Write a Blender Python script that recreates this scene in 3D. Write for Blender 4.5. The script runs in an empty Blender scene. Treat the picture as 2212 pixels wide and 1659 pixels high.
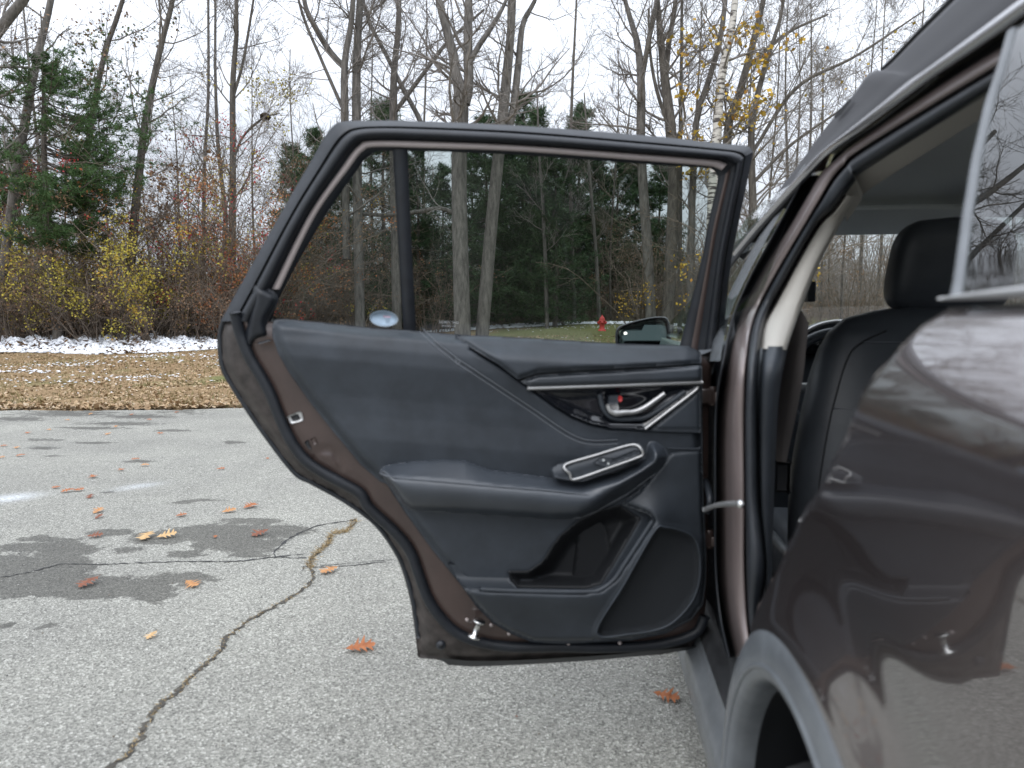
import bpy, math, random
import numpy as np
from mathutils import Vector, Matrix
from mathutils.geometry import delaunay_2d_cdt

# ------------------------------------------------------------------ camera, sky, sun, exposure
SC = bpy.context.scene
COL = SC.collection
W0, H0, FPX = 2212.0, 1659.0, 1609.0
PSI, PITCH = math.radians(5.8), math.radians(5.0)
CAM = np.array([0.0, 0.0, 1.14])
cd = bpy.data.cameras.new('camera'); co = bpy.data.objects.new('camera', cd); COL.objects.link(co)
cd.sensor_width = 36.0; cd.lens = 36.0*FPX/W0; cd.clip_start = 0.02; cd.clip_end = 2000
co.location = CAM; co.rotation_euler = (math.pi/2-PITCH, 0, PSI)
cd.dof.use_dof = True; cd.dof.focus_distance = 6.5; cd.dof.aperture_fstop = 4.0
SC.camera = co
SC.render.resolution_x, SC.render.resolution_y = 1024, 768
SC.view_settings.view_transform = 'Standard'; SC.view_settings.look = 'None'
SC.view_settings.gamma = 1.0; SC.view_settings.exposure = 0.75

SUN_EL, SUN_AZ = math.radians(48), math.radians(200)
wd = bpy.data.worlds.new('World'); SC.world = wd; wd.use_nodes = True
nt = wd.node_tree; N = nt.nodes; L = nt.links; N.clear()
def nn(t, **k):
    n = N.new(t)
    for a, b in k.items(): setattr(n, a, b)
    return n
out = nn('ShaderNodeOutputWorld'); bg = nn('ShaderNodeBackground'); L.new(bg.outputs[0], out.inputs[0])
sky = nn('ShaderNodeTexSky', sky_type='NISHITA', sun_disc=False); sky.sun_elevation = SUN_EL; sky.sun_rotation = SUN_AZ
# an overcast dome: brighter overhead than at the horizon, soft cloud structure
tc = nn('ShaderNodeTexCoord'); sep = nn('ShaderNodeSeparateXYZ'); L.new(tc.outputs['Generated'], sep.inputs[0])
mz = nn('ShaderNodeMath', operation='MAXIMUM'); mz.inputs[1].default_value = 0.0; L.new(sep.outputs[2], mz.inputs[0])
grd = nn('ShaderNodeMath', operation='MULTIPLY_ADD'); grd.inputs[1].default_value = 13.8; grd.inputs[2].default_value = 4.1; L.new(mz.outputs[0], grd.inputs[0])
mp = nn('ShaderNodeMapping'); mp.inputs['Scale'].default_value = (1, 1, 3.2); L.new(tc.outputs['Generated'], mp.inputs[0])
cl = nn('ShaderNodeTexNoise'); cl.inputs['Scale'].default_value = 2.4; cl.inputs['Detail'].default_value = 5; cl.inputs['Roughness'].default_value = .5; L.new(mp.outputs[0], cl.inputs['Vector'])
cr = nn('ShaderNodeMapRange'); cr.inputs[1].default_value = .35; cr.inputs[2].default_value = .65; cr.inputs[3].default_value = .72; cr.inputs[4].default_value = 1.12; L.new(cl.outputs[0], cr.inputs[0])
mg = nn('ShaderNodeMath', operation='MULTIPLY'); L.new(grd.outputs[0], mg.inputs[0]); L.new(cr.outputs[0], mg.inputs[1])
cc = nn('ShaderNodeVectorMath', operation='SCALE'); cc.inputs[0].default_value = (0.915, 0.97, 1.07); L.new(mg.outputs[0], cc.inputs['Scale'])
mx = nn('ShaderNodeMix', data_type='RGBA'); mx.inputs[0].default_value = .93
L.new(sky.outputs[0], mx.inputs[6]); L.new(cc.outputs[0], mx.inputs[7]); L.new(mx.outputs[2], bg.inputs[0]); bg.inputs[1].default_value = 0.105

sd_ = bpy.data.lights.new('sun', 'SUN'); sd_.energy = 0.6; sd_.angle = math.radians(40); sd_.color = (1, .97, .93)
so = bpy.data.objects.new('sun', sd_); COL.objects.link(so)
so.rotation_euler = (math.pi/2-SUN_EL, 0, math.pi-SUN_AZ)

# ------------------------------------------------------------------ helpers
FW = np.array([-math.sin(PSI)*math.cos(PITCH), math.cos(PSI)*math.cos(PITCH), -math.sin(PITCH)])
RT = np.array([math.cos(PSI), math.sin(PSI), 0.0]); UP = np.cross(RT, FW)
def ray(x, y):
    x = np.asarray(x, float); y = np.asarray(y, float)
    return FW + RT*((x-W0/2)/FPX)[..., None] + UP*((H0/2-y)/FPX)[..., None]
def on_z(x, y, z=0.0):
    d = ray(x, y); return CAM + d*((z-CAM[2])/d[..., 2])[..., None]
def on_depth(x, y, D): return CAM + ray(x, y)*np.asarray(D, float)[..., None]
def on_surf(x, y, fx, off=0.0):
    """where the ray through a picture point meets the body side X = fx(z) + off"""
    d = ray(x, y); t = (0.28+off)/d[..., 0]
    for _ in range(40):
        z = CAM[2]+t*d[..., 2]; t = .5*t+.5*(fx(z)+off)/d[..., 0]
    return CAM + d*t[..., None]
def to_px(P):
    v = P-CAM; D = v@FW
    return W0/2+FPX*(v@RT)/D, H0/2-FPX*(v@UP)/D
def lat(l, d):                                   # ground frame along the line of sight -> world
    return l*math.cos(PSI)-d*math.sin(PSI), l*math.sin(PSI)+d*math.cos(PSI)
def zoomed(x0, y0, s, pts): return [((x0+a/s)/1.82278, (y0+b/s)/1.82278) for a, b in pts]
ZA = lambda *p: zoomed(800, 1150, 2.011, p)      # survey sheets of the photograph
ZB = lambda *p: zoomed(1800, 1250, 2.011, p)
ZC = lambda *p: zoomed(2600, 1000, 1.5447, p)
ZD = lambda *p: zoomed(1400, 1750, 1.4747, p)
ZF = lambda *p: zoomed(1200, 1974, 1.58, p)
ZG = lambda *p: zoomed(2632, 1974, 1.58, p)
ZH = lambda *p: zoomed(2632, 0, 1.58, p)
ZI = lambda *p: zoomed(2900, 600, 2.458, p)
ZL = lambda *p: zoomed(0, 1974, 1.58, p)
def sst(a, b, x):
    t = np.clip((np.asarray(x, float)-a)/(b-a), 0, 1); return t*t*(3-2*t)
def spline(pts, n, closed=False):
    """Catmull-Rom through the points, n samples evenly along it"""
    P = np.asarray(pts, float); m = len(P)
    if closed: Q = np.vstack([P[-1], P, P[0], P[1]])
    else: Q = np.vstack([2*P[0]-P[1], P, 2*P[-1]-P[-2]])
    segs = m if closed else m-1; res = []
    for i in range(segs):
        a, b, c, d = Q[i:i+4]; t = np.linspace(0, 1, 12, endpoint=False)[:, None]
        res.append(.5*((2*b)+(c-a)*t+(2*a-5*b+4*c-d)*t*t+(3*b-a-3*c+d)*t**3))
    R = np.vstack(res+[P[:1] if closed else P[-1:]])
    s = np.r_[0, np.cumsum(np.linalg.norm(np.diff(R, axis=0), axis=1))]
    q = np.linspace(0, s[-1], n+(1 if closed else 0))
    R = np.stack([np.interp(q, s, R[:, k]) for k in range(P.shape[1])], 1)
    return R[:-1] if closed else R
def lin(pts, n):
    P = np.asarray(pts, float); s = np.r_[0, np.cumsum(np.linalg.norm(np.diff(P, axis=0), axis=1))]
    q = np.linspace(0, s[-1], n); return np.stack([np.interp(q, s, P[:, k]) for k in range(P.shape[1])], 1)
def by_index(pts, n):
    """spline sampled at equal steps of the control index (keeps stations of several rails together)"""
    P = np.asarray(pts, float); m = len(P); Q = np.vstack([2*P[0]-P[1], P, 2*P[-1]-P[-2]]); o = []
    for g in np.linspace(0, m-1-1e-9, n):
        i = int(g); t = g-i; a, b, c, d = Q[i:i+4]
        o.append(.5*((2*b)+(c-a)*t+(2*a-5*b+4*c-d)*t*t+(3*b-a-3*c+d)*t**3))
    return np.array(o)
def sdist(poly, x, y):
    """signed distance to a closed polygon, negative inside"""
    P = np.asarray(poly, float); x = np.asarray(x, float).ravel(); y = np.asarray(y, float).ravel()
    dm = np.full(x.shape, 1e18); ins = np.zeros(x.shape, bool)
    for i in range(len(P)):
        a, b = P[i], P[(i+1) % len(P)]; e = b-a; wx, wy = x-a[0], y-a[1]
        t = np.clip((wx*e[0]+wy*e[1])/max(e@e, 1e-12), 0, 1)
        dm = np.minimum(dm, (wx-t*e[0])**2+(wy-t*e[1])**2)
        c = ((a[1] > y) != (b[1] > y))
        if abs(e[1]) > 1e-12: ins ^= c & (x < e[0]*(y-a[1])/e[1]+a[0])
    return np.sqrt(dm)*np.where(ins, -1, 1)
def ldist(line, x, y):
    P = np.asarray(line, float); dm = np.full(np.shape(x), 1e18)
    for a, b in zip(P[:-1], P[1:]):
        e = b-a; t = np.clip(((x-a[0])*e[0]+(y-a[1])*e[1])/max(e@e, 1e-12), 0, 1)
        dm = np.minimum(dm, (x-a[0]-t*e[0])**2+(y-a[1]-t*e[1])**2)
    return np.sqrt(dm)

ROOT = {}
def thing(name, label=None, cat=None, loc=(0, 0, 0), group=None, kind=None):
    o = bpy.data.objects.new(name, None); COL.objects.link(o); o.location = loc; o.empty_display_size = .1
    ROOT[o.name] = Vector(loc); return tag(o, label, cat, group, kind)
def tag(o, label=None, cat=None, group=None, kind=None):
    for k, v in (('label', label), ('category', cat), ('group', group), ('kind', kind)):
        if v: o[k] = v
    return o
def link(name, me, mat=None, parent=None, smooth=True):
    o = bpy.data.objects.new(name, me); COL.objects.link(o)
    if mat is not None and len(me.materials) == 0: me.materials.append(mat)
    if smooth and len(me.polygons): me.polygons.foreach_set('use_smooth', np.ones(len(me.polygons), bool))
    if parent is not None:
        o.parent = parent
        o.matrix_parent_inverse = Matrix.Translation(-ROOT.get(parent.name, Vector((0, 0, 0))))
    return o
def mesh(name, V, faces, mat=None, parent=None, smooth=True):
    """faces: list of index arrays (k,3) / (k,4) or plain lists"""
    me = bpy.data.meshes.new(name); V = np.asarray(V, np.float32)
    arrs = [np.asarray(f, np.int32) for f in faces if len(f)]
    me.vertices.add(len(V)); me.vertices.foreach_set('co', V.ravel())
    nl = sum(a.size for a in arrs); npol = sum(len(a) for a in arrs)
    me.loops.add(nl); me.polygons.add(npol)
    me.loops.foreach_set('vertex_index', np.concatenate([a.ravel() for a in arrs]))
    tot = np.concatenate([np.full(len(a), a.shape[1], np.int32) for a in arrs])
    me.polygons.foreach_set('loop_start', np.r_[0, np.cumsum(tot)[:-1]].astype(np.int32))
    me.update(calc_edges=True); me.validate()
    return link(name, me, mat, parent, smooth)
def grid_faces(n, m, close_n=False, close_m=False, o=0):
    i = np.arange(n if close_n else n-1); j = np.arange(m if close_m else m-1)
    I, J = np.meshgrid(i, j, indexing='ij'); I = I.ravel(); J = J.ravel(); I2 = (I+1) % n; J2 = (J+1) % m
    return np.stack([I*m+J, I2*m+J, I2*m+J2, I*m+J2], 1)+o
def tubes(P, R, sides, seed=0):
    """P (B,n,3) paths, R (B,n) radii -> verts, quads"""
    P = np.asarray(P, float); B, n, _ = P.shape; T = np.gradient(P, axis=1)
    T /= np.linalg.norm(T, axis=2, keepdims=True)+1e-12
    ref = np.random.default_rng(seed).normal(size=(B, 1, 3)); ref = ref/np.linalg.norm(ref, axis=2, keepdims=True)
    A = np.cross(T, ref+0*T); A /= np.linalg.norm(A, axis=2, keepdims=True)+1e-9; Bn = np.cross(T, A)
    th = np.arange(sides)*2*math.pi/sides
    V = P[:, :, None]+R[:, :, None, None]*(A[:, :, None]*np.cos(th)[:, None]+Bn[:, :, None]*np.sin(th)[:, None])
    q = grid_faces(n, sides, close_m=True)
    Q = (q[None]+(np.arange(B)*n*sides)[:, None, None]).reshape(-1, 4)
    return V.reshape(-1, 3), Q
def tube(name, path, r, mat, parent, sides=10, flat=None, n=None, closed=False, caps=True):
    P = np.asarray(path, float); n = n or len(P)*4
    P = spline(P, n, closed) if len(P) > 2 else lin(P, max(n, 2))
    R = np.full(len(P), r) if np.isscalar(r) else np.interp(np.linspace(0, 1, len(P)), np.linspace(0, 1, len(r)), r)
    T = np.roll(P, -1, 0)-np.roll(P, 1, 0) if closed else np.gradient(P, axis=0)
    T /= np.linalg.norm(T, axis=1, keepdims=True)+1e-12
    ref = np.array(flat if flat is not None else (0.13, -.97, .2), float)
    A = np.cross(T, ref); A /= np.linalg.norm(A, axis=1, keepdims=True)+1e-9; Bn = np.cross(A, T)
    th = np.arange(sides)*2*math.pi/sides
    V = (P[:, None]+R[:, None, None]*(A[:, None]*np.cos(th)[:, None]+Bn[:, None]*np.sin(th)[:, None])).reshape(-1, 3)
    f = [grid_faces(len(P), sides, close_n=closed, close_m=True)]
    if caps and not closed:
        V = np.vstack([V, P[:1], P[-1:]]); k = len(P)*sides; j = np.arange(sides); j2 = (j+1) % sides
        f.append(np.stack([j2, j, np.full(sides, k)], 1)); f.append(np.stack([k-sides+j, k-sides+j2, np.full(sides, k+1)], 1))
    return mesh(name, V, f, mat, parent)
def loft(name, rails, mat, parent, close_n=False, smooth=True):
    R = np.stack(rails, 1); n, m, _ = R.shape
    return mesh(name, R.reshape(-1, 3), [grid_faces(n, m, close_n=close_n)], mat, parent, smooth)
def revolve(name, prof, c, axis, mat, parent, seg=32, a0=0, a1=2*math.pi):
    """profile (r, h) turned about axis through c"""
    ax = np.asarray(axis, float); ax /= np.linalg.norm(ax)
    e1 = np.cross(ax, (0, 0, 1) if abs(ax[2]) < .9 else (1, 0, 0)); e1 /= np.linalg.norm(e1); e2 = np.cross(ax, e1)
    full = abs(a1-a0-2*math.pi) < 1e-6; th = np.linspace(a0, a1, seg, endpoint=not full); pr = np.asarray(prof, float)
    V = np.asarray(c)+pr[None, :, 0, None]*(e1*np.cos(th)[:, None, None]+e2*np.sin(th)[:, None, None])+pr[None, :, 1, None]*ax
    return mesh(name, V.reshape(-1, 3), [grid_faces(seg, len(pr), close_n=full)], mat, parent)
def box(name, lo, hi, mat, parent, bev=.01, M=None):
    import bmesh
    bm = bmesh.new(); bmesh.ops.create_cube(bm, size=1); lo = np.array(lo); hi = np.array(hi)
    for v in bm.verts: v.co = Vector(lo+(np.array(v.co)+.5)*(hi-lo))
    if bev: bmesh.ops.bevel(bm, geom=bm.edges[:], offset=bev, segments=3, profile=.5, affect='EDGES')
    if M is not None: bmesh.ops.transform(bm, matrix=M, verts=bm.verts)
    me = bpy.data.meshes.new(name); bm.to_mesh(me); bm.free(); return link(name, me, mat, parent)
def cdt_fill(outline, step):
    """outline (n,2) -> points, triangles filling it on a grid of the given step"""
    O = np.asarray(outline, float); lo, hi = O.min(0), O.max(0)
    gx, gy = np.meshgrid(np.arange(lo[0], hi[0], step), np.arange(lo[1], hi[1], step)); gx = gx.copy(); gx[1::2] += step*.5
    g = np.stack([gx.ravel(), gy.ravel()], 1); g = g[sdist(O, g[:, 0], g[:, 1]) < -.45*step]
    pts = np.vstack([O, g]); n = len(O)
    vs, _, fs, *_ = delaunay_2d_cdt([Vector(p) for p in pts.tolist()], [(i, (i+1) % n) for i in range(n)], [list(range(n))], 1, 1e-5)
    return np.array([tuple(v) for v in vs]), np.array([list(f) for f in fs if len(f) == 3], np.int32), n
def relief(name, outline, hfun, place, step, mat, parent, skirt=.02, os=None):
    """a sculpted panel: outline filled, each point raised by hfun, rim turned back by skirt"""
    os = os or step; O = np.asarray(outline, float)
    O = lin(np.vstack([O, O[:1]]), max(8, int(np.linalg.norm(np.diff(np.vstack([O, O[:1]]), axis=0), axis=1).sum()/os)))[:-1]
    p, f, n = cdt_fill(O, step); h = hfun(p[:, 0], p[:, 1]); V = place(p[:, 0], p[:, 1], h)
    ring = np.arange(n); d = np.linalg.norm(p[:n]-O, axis=1)
    if skirt and d.max() < 1e-3:
        S = place(p[:n, 0], p[:n, 1], h[:n]-skirt); k = len(V); V = np.vstack([V, S]); r2 = np.roll(ring, -1)
        return mesh(name, V, [f, np.stack([ring, r2, k+r2, k+ring], 1)], mat, parent)
    return mesh(name, V, [f], mat, parent)

# ------------------------------------------------------------------ materials
def mat(name, col, rough=.6, metal=0, coat=0, spec=.5, var=0, vscale=20, bump=0, bscale=200, col2=None, island=None, sheen=0, coords='Object', stretch=None):
    m = bpy.data.materials.new(name); m.use_nodes = True; t = m.node_tree; b = t.nodes['Principled BSDF']
    b.inputs['Roughness'].default_value = rough; b.inputs['Metallic'].default_value = metal
    b.inputs['Specular IOR Level'].default_value = spec
    if coat: b.inputs['Coat Weight'].default_value = coat; b.inputs['Coat Roughness'].default_value = .03
    if sheen: b.inputs['Sheen Weight'].default_value = sheen
    c = tuple(col)+(1,); b.inputs['Base Color'].default_value = c
    tcn = t.nodes.new('ShaderNodeTexCoord')
    if stretch:
        mpn = t.nodes.new('ShaderNodeMapping'); mpn.inputs['Scale'].default_value = stretch; t.links.new(tcn.outputs[coords], mpn.inputs[0]); src = mpn.outputs[0]
    else: src = tcn.outputs[coords]
    if island:
        g = t.nodes.new('ShaderNodeNewGeometry'); r = t.nodes.new('ShaderNodeValToRGB'); t.links.new(g.outputs['Random Per Island'], r.inputs[0])
        e = r.color_ramp.elements; e[0].color = tuple(island[0])+(1,); e[1].color = tuple(island[-1])+(1,)
        for i, q in enumerate(island[1:-1]):
            x = e.new((i+1)/(len(island)-1)); x.color = tuple(q)+(1,)
        t.links.new(r.outputs[0], b.inputs['Base Color'])
    elif var or col2:
        nz = t.nodes.new('ShaderNodeTexNoise'); nz.inputs['Scale'].default_value = vscale; nz.inputs['Detail'].default_value = 6; nz.inputs['Roughness'].default_value = .65
        t.links.new(src, nz.inputs['Vector'])
        r = t.nodes.new('ShaderNodeValToRGB'); t.links.new(nz.outputs[0], r.inputs[0]); e = r.color_ramp.elements
        e[0].position = .35; e[1].position = .68
        a = col2 if col2 else [q*(1-var) for q in col]; z = col if col2 else [min(1, q*(1+var)) for q in col]
        e[0].color = tuple(a)+(1,); e[1].color = tuple(z)+(1,); t.links.new(r.outputs[0], b.inputs['Base Color'])
    if bump:
        nz = t.nodes.new('ShaderNodeTexNoise'); nz.inputs['Scale'].default_value = bscale; nz.inputs['Detail'].default_value = 4
        t.links.new(src, nz.inputs['Vector']); bp = t.nodes.new('ShaderNodeBump'); bp.inputs['Strength'].default_value = bump; bp.inputs['Distance'].default_value = .01
        t.links.new(nz.outputs[0], bp.inputs['Height']); t.links.new(bp.outputs[0], b.inputs['Normal'])
    return m
def glass(name, tint, refl=1.0, ior=1.5):
    m = bpy.data.materials.new(name); m.use_nodes = True; t = m.node_tree; t.nodes.clear()
    o = t.nodes.new('ShaderNodeOutputMaterial'); tr = t.nodes.new('ShaderNodeBsdfTransparent'); gl = t.nodes.new('ShaderNodeBsdfGlossy')
    gl.inputs['Roughness'].default_value = 0; gl.inputs['Color'].default_value = (refl, refl, refl, 1); tr.inputs['Color'].default_value = tuple(tint)+(1,)
    lw = t.nodes.new('ShaderNodeLayerWeight'); pw = t.nodes.new('ShaderNodeMath'); pw.operation = 'POWER'; pw.inputs[1].default_value = 5; t.links.new(lw.outputs['Facing'], pw.inputs[0])
    f = t.nodes.new('ShaderNodeMath'); f.operation = 'MULTIPLY_ADD'; r0 = ((ior-1)/(ior+1))**2; f.inputs[1].default_value = 1-r0; f.inputs[2].default_value = r0; t.links.new(pw.outputs[0], f.inputs[0])
    mx = t.nodes.new('ShaderNodeMixShader')
    t.links.new(f.outputs[0], mx.inputs[0]); t.links.new(tr.outputs[0], mx.inputs[1]); t.links.new(gl.outputs[0], mx.inputs[2]); t.links.new(mx.outputs[0], o.inputs[0])
    return m
M = {}
M['paint'] = mat('brown_paint', (.135, .110, .108), .24, .82, 1.0)
M['paint'].node_tree.nodes['Principled BSDF'].inputs['Coat IOR'].default_value = 2.25
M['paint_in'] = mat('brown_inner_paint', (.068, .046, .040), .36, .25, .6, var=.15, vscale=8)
M['pillar'] = mat('pillar_paint', (.185, .148, .140), .38, .3, .6, var=.1, vscale=8)
M['dirty'] = mat('dusty_flange', (.052, .044, .040), .55, .1, 0, var=.45, vscale=26, bump=.1, bscale=120)
M['rubber'] = mat('black_rubber', (.010, .0125, .017), .5, var=.25, vscale=30)
M['rubber2'] = mat('grey_rubber', (.019, .0225, .028), .42, var=.25, vscale=30)
M['trim'] = mat('charcoal_trim', (.035, .042, .0515), .50, var=.2, vscale=14, bump=.09, bscale=750)
M['leather'] = mat('charcoal_leather', (.041, .0485, .059), .40, spec=.8, var=.18, vscale=9, bump=.05, bscale=520)
M['lowtrim'] = mat('black_plastic_trim', (.031, .037, .045), .50, var=.22, vscale=10, bump=.07, bscale=800)
M['dark'] = mat('black_plastic', (.010, .011, .013), .6)
M['gloss'] = mat('gloss_black', (.006, .007, .010), .09, coat=.6)
M['silver'] = mat('satin_silver', (.50, .50, .495), .42, .8)
M['chrome'] = mat('bright_metal', (.75, .75, .74), .2, 1.0, var=.25, vscale=60)
M['strip'] = mat('warm_grey_strip', (.46, .40, .385), .35, .15)
M['beige'] = mat('beige_trim', (.42, .40, .36), .75, bump=.06, bscale=500)
M['headliner'] = mat('grey_headliner', (.66, .69, .68), .9, var=.06, vscale=400, bump=.1, bscale=900)
M['seat'] = mat('black_leather_seat', (.058, .065, .075), .40, var=.1, vscale=12, bump=.1, bscale=450)
M['thread'] = mat('grey_thread', (.13, .14, .155), .8)
M['belt'] = mat('grey_webbing', (.20, .18, .172), .75, bump=.15, bscale=600)
M['clad'] = mat('grey_cladding', (.13, .14, .15), .27, var=.15, vscale=14, bump=.12, bscale=500)
M['clad2'] = mat('black_cladding', (.030, .031, .033), .5, var=.35, vscale=18, bump=.12, bscale=500)
M['tyre'] = mat('tyre_rubber', (.012, .012, .013), .8, var=.3, vscale=40)
M['alloy'] = mat('alloy_grey', (.28, .28, .29), .35, .9)
M['red'] = mat('red_lock', (.45, .03, .03), .4)
M['rail'] = mat('grey_roof_rail', (.034, .034, .038), .58, .0, spec=.35)
M['edge'] = mat('roof_edge_highlight', (.42, .415, .43), .25, .7, .6)  # bright highlight along the roof edge, painted in as a pale colour
M['sticker'] = mat('sticker_back', (.36, .47, .58), .55, var=.1, vscale=70)
M['stickrim'] = mat('sticker_rim', (.50, .60, .69), .55)
M['pink'] = mat('sticker_print', (.50, .38, .47), .6)
M['etch'] = mat('etched_glass', (.50, .52, .52), .8)
M['tint'] = glass('tinted_glass', (.56, .605, .585), .45)
M['clear'] = glass('clear_glass', (.90, .93, .91), .9)
M['qglass'] = glass('privacy_glass', (.30, .33, .33), 1.0, 2.0)
M['mirror'] = mat('mirror_glass', (.070, .092, .090), .03, 1.0)
M['speaker'] = mat('speaker_mesh', (.017, .020, .024), .75, bump=.6, bscale=700)

# ------------------------------------------------------------------ ground
def edge_d(l): return 9.18+.10*(np.clip(l, -22, 12)+6.35)+.06*np.sin(l*1.7)+.03*np.sin(l*5.1+1)
def ground_z(l, d):
    l = np.asarray(l, float); d = np.asarray(d, float)
    s = np.clip(d-edge_d(l), 0, None)
    k = .030+.013*sst(-4, 1.5, l); z = k*np.clip(s, 0, 24)+.012*np.clip(s-24, 0, 60)
    z = z+sst(0, 6, s)*(.05*np.sin(l*.45+d*.2)+.03*np.sin(l*1.1-d*.5))
    return np.where(s > 0, z+.012, -.05)
def lat_world(l, d, z): x, y = lat(l, d); return np.stack([x, y, z+0*x], -1)

def asphalt_material():
    m = bpy.data.materials.new('asphalt'); m.use_nodes = True; t = m.node_tree; b = t.nodes['Principled BSDF']; n = t.nodes; l = t.links
    tc = n.new('ShaderNodeTexCoord')
    def noise(sc, de=3, ro=.6):
        q = n.new('ShaderNodeTexNoise'); q.inputs['Scale'].default_value = sc; q.inputs['Detail'].default_value = de; q.inputs['Roughness'].default_value = ro
        l.new(tc.outputs['Object'], q.inputs['Vector']); return q
    def ramp(src, stops):
        r = n.new('ShaderNodeValToRGB'); l.new(src, r.inputs[0]); e = r.color_ramp.elements
        e[0].position, e[0].color = stops[0][0], stops[0][1]+(1,); e[1].position, e[1].color = stops[-1][0], stops[-1][1]+(1,)
        for p, c in stops[1:-1]: x = e.new(p); x.color = c+(1,)
        return r
    def mixc(f, a, bb, mode='MIX'):
        q = n.new('ShaderNodeMix'); q.data_type = 'RGBA'; q.blend_type = mode
        if hasattr(f, 'links'): l.new(f, q.inputs[0])
        else: q.inputs[0].default_value = f
        for i, s in ((6, a), (7, bb)):
            if hasattr(s, 'links'): l.new(s, q.inputs[i])
            else: q.inputs[i].default_value = s+(1,)
        return q.outputs[2]
    vo = n.new('ShaderNodeTexVoronoi'); vo.inputs['Scale'].default_value = 190; l.new(tc.outputs['Object'], vo.inputs['Vector'])
    sp = n.new('ShaderNodeSeparateColor'); l.new(vo.outputs['Color'], sp.inputs[0])
    stone = ramp(sp.outputs[0], [(0, (.13, .128, .118)), (.3, (.25, .247, .23)), (.7, (.345, .34, .315)), (.93, (.46, .455, .425)), (1, (.64, .63, .60))])
    fine = ramp(noise(420, 2).outputs[0], [(.3, (.62, .62, .61)), (.7, (1.3, 1.3, 1.28))])
    c = mixc(.75, stone.outputs[0], fine.outputs[0], 'MULTIPLY')
    big = ramp(noise(.9, 5).outputs[0], [(.3, (.76, .755, .735)), (.7, (1.04, 1.035, .99))]); c = mixc(1.0, c, big.outputs[0], 'MULTIPLY')
    # damp stains: a painted-in shape roughened by noise
    at = n.new('ShaderNodeAttribute'); at.attribute_name = 'damp'
    nd = noise(9, 8, .78); mr = n.new('ShaderNodeMath'); mr.operation = 'MULTIPLY_ADD'; mr.inputs[1].default_value = 1.9; l.new(nd.outputs[0], mr.inputs[0]); l.new(at.outputs['Fac'], mr.inputs[2])
    dm = ramp(mr.outputs[0], [(.98, (0, 0, 0)), (1.0, (1, 1, 1))])
    dm = n.new('ShaderNodeMapRange'); dm.interpolation_type = 'SMOOTHSTEP'; dm.inputs[1].default_value = 1.25; dm.inputs[2].default_value = 1.38; l.new(mr.outputs[0], dm.inputs[0])
    dk = mixc(1.0, c, (.41, .405, .395), 'MULTIPLY'); c = mixc(dm.outputs[0], c, dk)
    ap = n.new('ShaderNodeAttribute'); ap.attribute_name = 'chalk'
    mp2 = n.new('ShaderNodeMath'); mp2.operation = 'MULTIPLY'; l.new(ap.outputs['Fac'], mp2.inputs[0]); l.new(ramp(noise(60, 4).outputs[0], [(.35, (.2, .2, .2)), (.6, (1, 1, 1))]).outputs[0], mp2.inputs[1])
    c = mixc(mp2.outputs[0], c, (.66, .69, .72))
    l.new(c, b.inputs['Base Color'])
    rr = n.new('ShaderNodeMapRange'); rr.inputs[3].default_value = .88; rr.inputs[4].default_value = .62; l.new(dm.outputs[0], rr.inputs[0]); l.new(rr.outputs[0], b.inputs['Roughness'])
    b.inputs['Specular IOR Level'].default_value = .35
    bp = n.new('ShaderNodeBump'); bp.inputs['Strength'].default_value = .8; bp.inputs['Distance'].default_value = .004; l.new(vo.outputs['Distance'], bp.inputs['Height']); l.new(bp.outputs[0], b.inputs['Normal'])
    return m
ll = np.r_[np.arange(-45, -8, 1.5), np.arange(-8, 3, .055), np.arange(3, 46, 1.5)]
tt = np.r_[np.linspace(-30, 1.2, 12)[:-1], np.arange(1.2, 8.9, .055)]
LL, TT = np.meshgrid(ll, tt, indexing='ij'); rows = len(tt)
ee = edge_d(ll); TT = np.concatenate([TT, (ee-.12)[:, None], ee[:, None]+.03*np.random.default_rng(5).normal(size=(len(ll), 1))], 1); LL = np.concatenate([LL, ll[:, None], ll[:, None]], 1)
V = lat_world(LL.ravel(), TT.ravel(), np.zeros(LL.size)); V[:, 2] += 0
lot = mesh('parking_lot', V, [grid_faces(*LL.shape)], asphalt_material()); tag(lot, kind='structure')
damp = np.zeros(len(V)); chalk = np.zeros(len(V)); vx, vy = to_px(V); front = TT.ravel() > 1.0
blobs = zoomed(0, 1974, 1.58, [(80, 430), (330, 400), (600, 520), (420, 300), (880, 540), (1130, 480), (950, 590), (700, 195), (1000, 225), (1400, 215), (1650, 190), (1480, 270), (1150, 330), (800, 300), (330, 770), (140, 290), (20, 780), (1560, 330), (250, 235), (1790, 1290), (1550, 120), (520, 560), (1300, 170), (100, 560), (300, 500)])
bsz = [(420, 120), (300, 110), (330, 70), (200, 70), (280, 75), (220, 50), (130, 50), (170, 25), (240, 45), (330, 55), (320, 55), (330, 50), (150, 25), (110, 22), (80, 30), (170, 35), (40, 40), (160, 25), (160, 25), (50, 26), (240, 20), (300, 60), (260, 30), (250, 60), (300, 70)]
far = [(150, 893, 190, 10), (300, 900, 120, 7), (40, 905, 90, 8), (420, 890, 120, 8), (90, 950, 60, 5), (505, 955, 36, 6), (90, 968, 60, 5), (300, 997, 70, 4), (200, 925, 120, 5), (370, 930, 80, 4), (240, 1062, 30, 4), (440, 1080, 60, 5), (255, 915, 140, 6), (120, 985, 40, 3), (200, 957, 70, 4), (390, 1086, 40, 4)]
for (bx, by), (sx, sy) in zip(blobs, bsz):
    sx /= 1.58*1.82278; sy /= 1.58*1.82278; q = np.sqrt(((vx-bx)/sx)**2+((vy-by)/sy)**2); damp = np.maximum(damp, np.where(front, np.clip(1.35-q, 0, 1)*.80, 0))
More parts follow.
